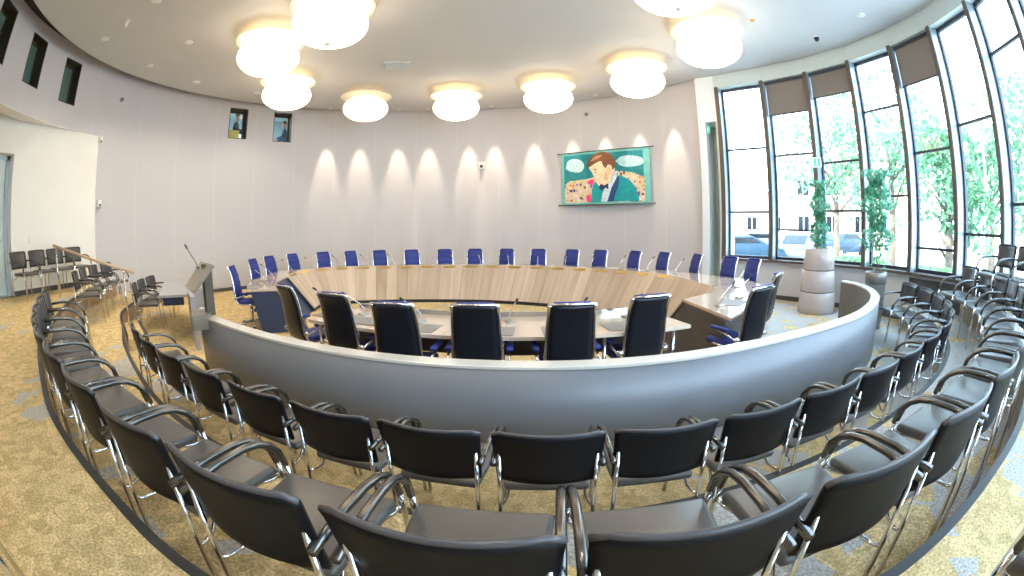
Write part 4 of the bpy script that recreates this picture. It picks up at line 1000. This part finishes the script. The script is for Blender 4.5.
person('person in black clothes standing behind the left small back window', (-8.72, 11.50, 3.70), R(-60), (.02, .02, .025), (.05, .05, .06), (.30, .10, .06), False)
person('person in dark blue sitting behind the right small back window', (-7.45, 12.80, 4.0), R(115), (.05, .10, .18), (.04, .08, .16), (.20, .08, .05), True)
pb_ = Vector((-8.46, 10.98, 3.98))
b = MB(); b.box((0, 0, .42), (.50, .04, .75), .01); o = b.build('partition_board', mat('yellow_board', (.80, .56, .12), .7, var=.08)); o.location = pb_; o.rotation_euler = (0, 0, R(147+90)); tag(o, 'yellow board behind the left small back window', 'board')
p = drum(139.5, DR+1.6, 5.35)
ld = D.lights.new('office_fill', 'AREA'); ld.energy = 40; ld.size = 1.5; ld.color = (.85, .95, 1); lo = D.objects.new('office_fill', ld); COL.objects.link(lo); lo.location = p  # unseen fill added for the office, no fitting

# ------------------------------------------------------------------ outside
GZ = -.25
b = MB(); b.prism([(-60, -80), (120, -80), (120, 120), (-60, 120)], GZ-.1, GZ); struct('ground', b, M['paving'])
def pol(az, d, z=GZ): return (d*math.sin(R(az)), d*math.cos(R(az)), z)
def tree(label, az, d, h, r, trunk, n, seed, sx=1., sz=1.):
    rnd = random.Random(seed); t = thing('tree', label, 'tree', pol(az, d), 0, 'trees outside the windows')
    b = MB(); b.tube([(0, 0, 0), (rnd.uniform(-.1, .1), 0, trunk*.6), (.1, .1, h*.62)], [.20, .16, .07], 10)
    for k in range(7):
        a = rnd.uniform(0, 2*PI); z0 = trunk+rnd.uniform(-.3, (h-trunk)*.4); b.tube([(0, 0, z0), (math.cos(a)*r*.4, math.sin(a)*r*.4, z0+r*.35), (math.cos(a)*r*.8, math.sin(a)*r*.8, z0+r*.55)], [.07, .04, .015], 6)
    b.build('trunk', M['bark'], t)
    bl = [(rnd.uniform(-.6, .6)*r*sx, rnd.uniform(-.6, .6)*r*sx, trunk+(h-trunk)*rnd.uniform(.12, .88), r*rnd.uniform(.30, .52)) for _ in range(16)]
    def fn():
        x, y, z, q = rnd.choice(bl)
        while True:
            v = Vector((rnd.uniform(-1, 1), rnd.uniform(-1, 1), rnd.uniform(-1, 1)))
            if v.length < 1: break
        v = v.normalized()*(v.length**.4)
        return (x+v.x*q, y+v.y*q, z+v.z*q*sz)
    b = MB(); leaves(b, fn, n, .26, rnd); b.build('foliage', M['treeleaf'], t, fix=False)
tree('leafy tree outside the third and fourth tall windows, left one', 43.5, 21, 7.6, 2.6, 2.4, 2100, 11)
tree('leafy tree outside behind the grey flower pot', 51.5, 18, 7.2, 2.5, 2.3, 2100, 12)
tree('dense leafy tree outside the fifth tall window, full to the ground', 60, 14, 5.6, 1.8, .9, 2200, 13)
tree('thin leafy tree outside near the right-hand windows', 66.5, 19, 6, 1.7, 2.0, 1500, 14)
tree('leafy tree outside the farthest right window', 75, 15, 6.2, 2.4, 1.6, 1800, 15)
def hedge(label, a0, a1, d, h, seed):
    rnd = random.Random(seed); t = thing('hedge', label, 'hedge', pol((a0+a1)/2, d), 0, 'hedges outside')
    A, Bq = Vector(pol(a0, d)), Vector(pol(a1, d)); mid = Vector(t.location)
    def fn():
        v = A.lerp(Bq, rnd.random()); return (v.x-mid.x+rnd.uniform(-.5, .5), v.y-mid.y+rnd.uniform(-.5, .5), h*rnd.random()**.7)
    b = MB(); leaves(b, fn, 900, .22, rnd); b.build('foliage', M['hedge'], t, fix=False)
    for k in range(10): v = A.lerp(Bq, (k+.5)/10)-mid; b = MB(); b.tube([(v.x, v.y, 0), (v.x+.05, v.y, h*.7)], .02, 5); b.build('stem', M['bark'], t)
hedge('low green planting outside behind the white planter', 43.5, 49, 15, .95, 21)
hedge('low green planting outside under the fifth window', 56, 62, 12.5, .9, 22)
def car(label, az, d, rz, paint):
    t = thing('car', label, 'car', pol(az, d), rz, 'cars parked outside')
    side = [(-2.1, .35), (-2.15, .75), (-2.0, .92), (-1.35, 1.0), (-.75, 1.40), (.55, 1.42), (1.25, 1.02), (1.95, .88), (2.12, .65), (2.1, .35)]
    rs = []
    for y, k in ((-.85, .94), (-.80, 1), (.80, 1), (.85, .94)):
        rs.append([(x*(.99 if abs(y) > .82 else 1), y*(1 if z < 1.05 else .86), .30+(z-.30)*k) for x, z in side])
    b = MB(); b.rings(rs, True); b.build('body', paint, t)
    b = MB()
    for y in (-1, 1): b.prism([(-1.22, 1.02), (-.72, 1.34), (.50, 1.36), (1.08, 1.03)], 0, .02, Matrix.Translation((0, y*.79+.01, 0)) @ Matrix.Rotation(PI/2, 4, 'X'))
    b._add([(-1.36, -.62, 1.02), (-1.36, .62, 1.02), (-.80, .58, 1.38), (-.80, -.58, 1.38)], [[0, 1, 2, 3]]); b._add([(1.24, -.62, 1.05), (1.24, .62, 1.05), (.60, .58, 1.41), (.60, -.58, 1.41)], [[0, 1, 2, 3]])
    b.build('window_glass', M['carglass'], t)
    for x in (-1.3, 1.3):
        for y in (-.80, .80):
            b = MB(); b.tube([(x, y-.1, .31), (x, y+.1, .31)], .32, 20); w_ = b.build('wheel', M['tyre'], t)
            b = MB(); b.tube([(x, y-.115, .31), (x, y+.115, .31)], .19, 12); b.build('hubcap', M['chrome'], w_)
    for y in (-.6, .6):
        b = MB(); b.box((2.09, y, .68), (.06, .32, .13), .02); b.build('headlight', M['whiteplastic'], t)
        b = MB(); b.box((-2.10, y, .75), (.06, .28, .14), .02); b.build('tail_light', M['redrubber'], t)
    b = MB(); b.box((2.11, 0, .45), (.04, .9, .12), .01); b.build('bumper_grille', M['plastic'], t)
car('blue car parked outside the first tall window', 30.0, 19.5, R(-20), M['carblue'])
car('silver car parked outside behind the blue car', 32.6, 26, R(150), M['carsilver'])
car('silver car parked outside the second tall window, facing the room', 38.4, 22, R(215), M['carsilver'])
car('dark blue car parked outside the third tall window', 44.2, 27, R(190), M['carblue'])
def house(label, az, d, rz, w, dd, h, m):
    t = thing('house', label, 'building', pol(az, d), rz, 'buildings across the street')
    b = MB(); b.box((0, 0, h/2), (w, dd, h)); b.build('wall', m, t)
    b = MB(); b._add([(-w/2-.3, -dd/2-.3, h), (w/2+.3, -dd/2-.3, h), (w/2+.3, dd/2+.3, h), (-w/2-.3, dd/2+.3, h), (-w/2, 0, h+2.2), (w/2, 0, h+2.2)], [[0, 1, 5, 4], [2, 3, 4, 5], [0, 4, 3], [1, 2, 5], [0, 3, 2, 1]]); b.build('roof', M['roof'], t)
    for k in range(int(w//2.4)):
        for z in (1.3, 4.0):
            if z+1.2 < h:
                b = MB(); b.box((-w/2+1.3+k*2.4, -dd/2-.03, z+.6), (1.1, .10, 1.35)); w_ = b.build('window', M['whiteplastic'], t)
                b = MB(); b.box((-w/2+1.05+k*2.4, -dd/2-.09, z+.6), (.42, .04, 1.15)); b.box((-w/2+1.55+k*2.4, -dd/2-.09, z+.6), (.42, .04, 1.15)); b.build('pane', M['carglass'], w_)
house('brick house across the street behind the parked cars', 45, 38, R(-45), 10, 7, 5.4, M['brick'])
house('pale rendered house across the street, left of the brick one', 33, 46, R(-33), 14, 8, 2.9, M['render_'])
t = thing('street_lamp', 'grey street lamp with an arm outside the right-hand windows', 'street lamp', pol(65.6, 15))
b = MB(); b.tube([(0, 0, 0), (0, 0, 5.5)], [.07, .04], 10); b.build('pole', M['mullside'], t)
b = MB(); b.tube([(0, 0, 5.45), (-.25, .25, 5.65), (-.45, .4, 5.7)], .03, 8); b.build('arm', M['mullside'], t)
b = MB(); b.box((-.1, .1, 5.62), (.62, .25, .10), .03, rot=(0, R(8), R(-40))); b.build('lamp_head', M['mullside'], t)
t = thing('street_lamp', 'round-headed lamp post outside behind the grey flower pot', 'street lamp', pol(50.8, 13))
b = MB(); b.tube([(0, 0, 0), (0, 0, 4.2)], [.06, .045], 10); b.build('pole', M['mullside'], t)
b = MB(); b.lathe([(0, 4.2), (.12, 4.25), (.5, 4.42), (.45, 4.5), (0, 4.62)], 20); b.build('lamp_head', M['mullside'], t)

# ------------------------------------------------------------------ light
w = D.worlds.new('sky'); SC.world = w; w.use_nodes = True; nt = w.node_tree
bg = nt.nodes['Background']
tc = nt.nodes.new('ShaderNodeTexCoord'); sp = nt.nodes.new('ShaderNodeSeparateXYZ'); nt.links.new(tc.outputs['Generated'], sp.inputs[0])
rp = nt.nodes.new('ShaderNodeValToRGB'); e = rp.color_ramp.elements
e[0].position = .45; e[0].color = (.66, .79, .92, 1); e[1].position = 1.0; e[1].color = (.45, .68, 1, 1)
x = e.new(.55); x.color = (.70, .85, 1, 1)
mp = nt.nodes.new('ShaderNodeMapRange'); mp.inputs['From Min'].default_value = -1; nt.links.new(sp.outputs[2], mp.inputs['Value'])
nt.links.new(mp.outputs[0], rp.inputs[0]); nt.links.new(rp.outputs[0], bg.inputs[0]); bg.inputs[1].default_value = 8.2
sd = D.lights.new('sun', 'SUN'); sd.energy = 11; sd.angle = R(.6); sd.color = (1, .95, .88)
so = D.objects.new('sun', sd); COL.objects.link(so); so.rotation_euler = Vector((.75, .35, -.75)).to_track_quat('-Z', 'Y').to_euler()

vs_ = SC.view_settings; vs_.view_transform = 'Standard'; vs_.look = 'None'; vs_.gamma = 1; vs_.use_curve_mapping = False; vs_.exposure = .56
SC.render.film_transparent = False
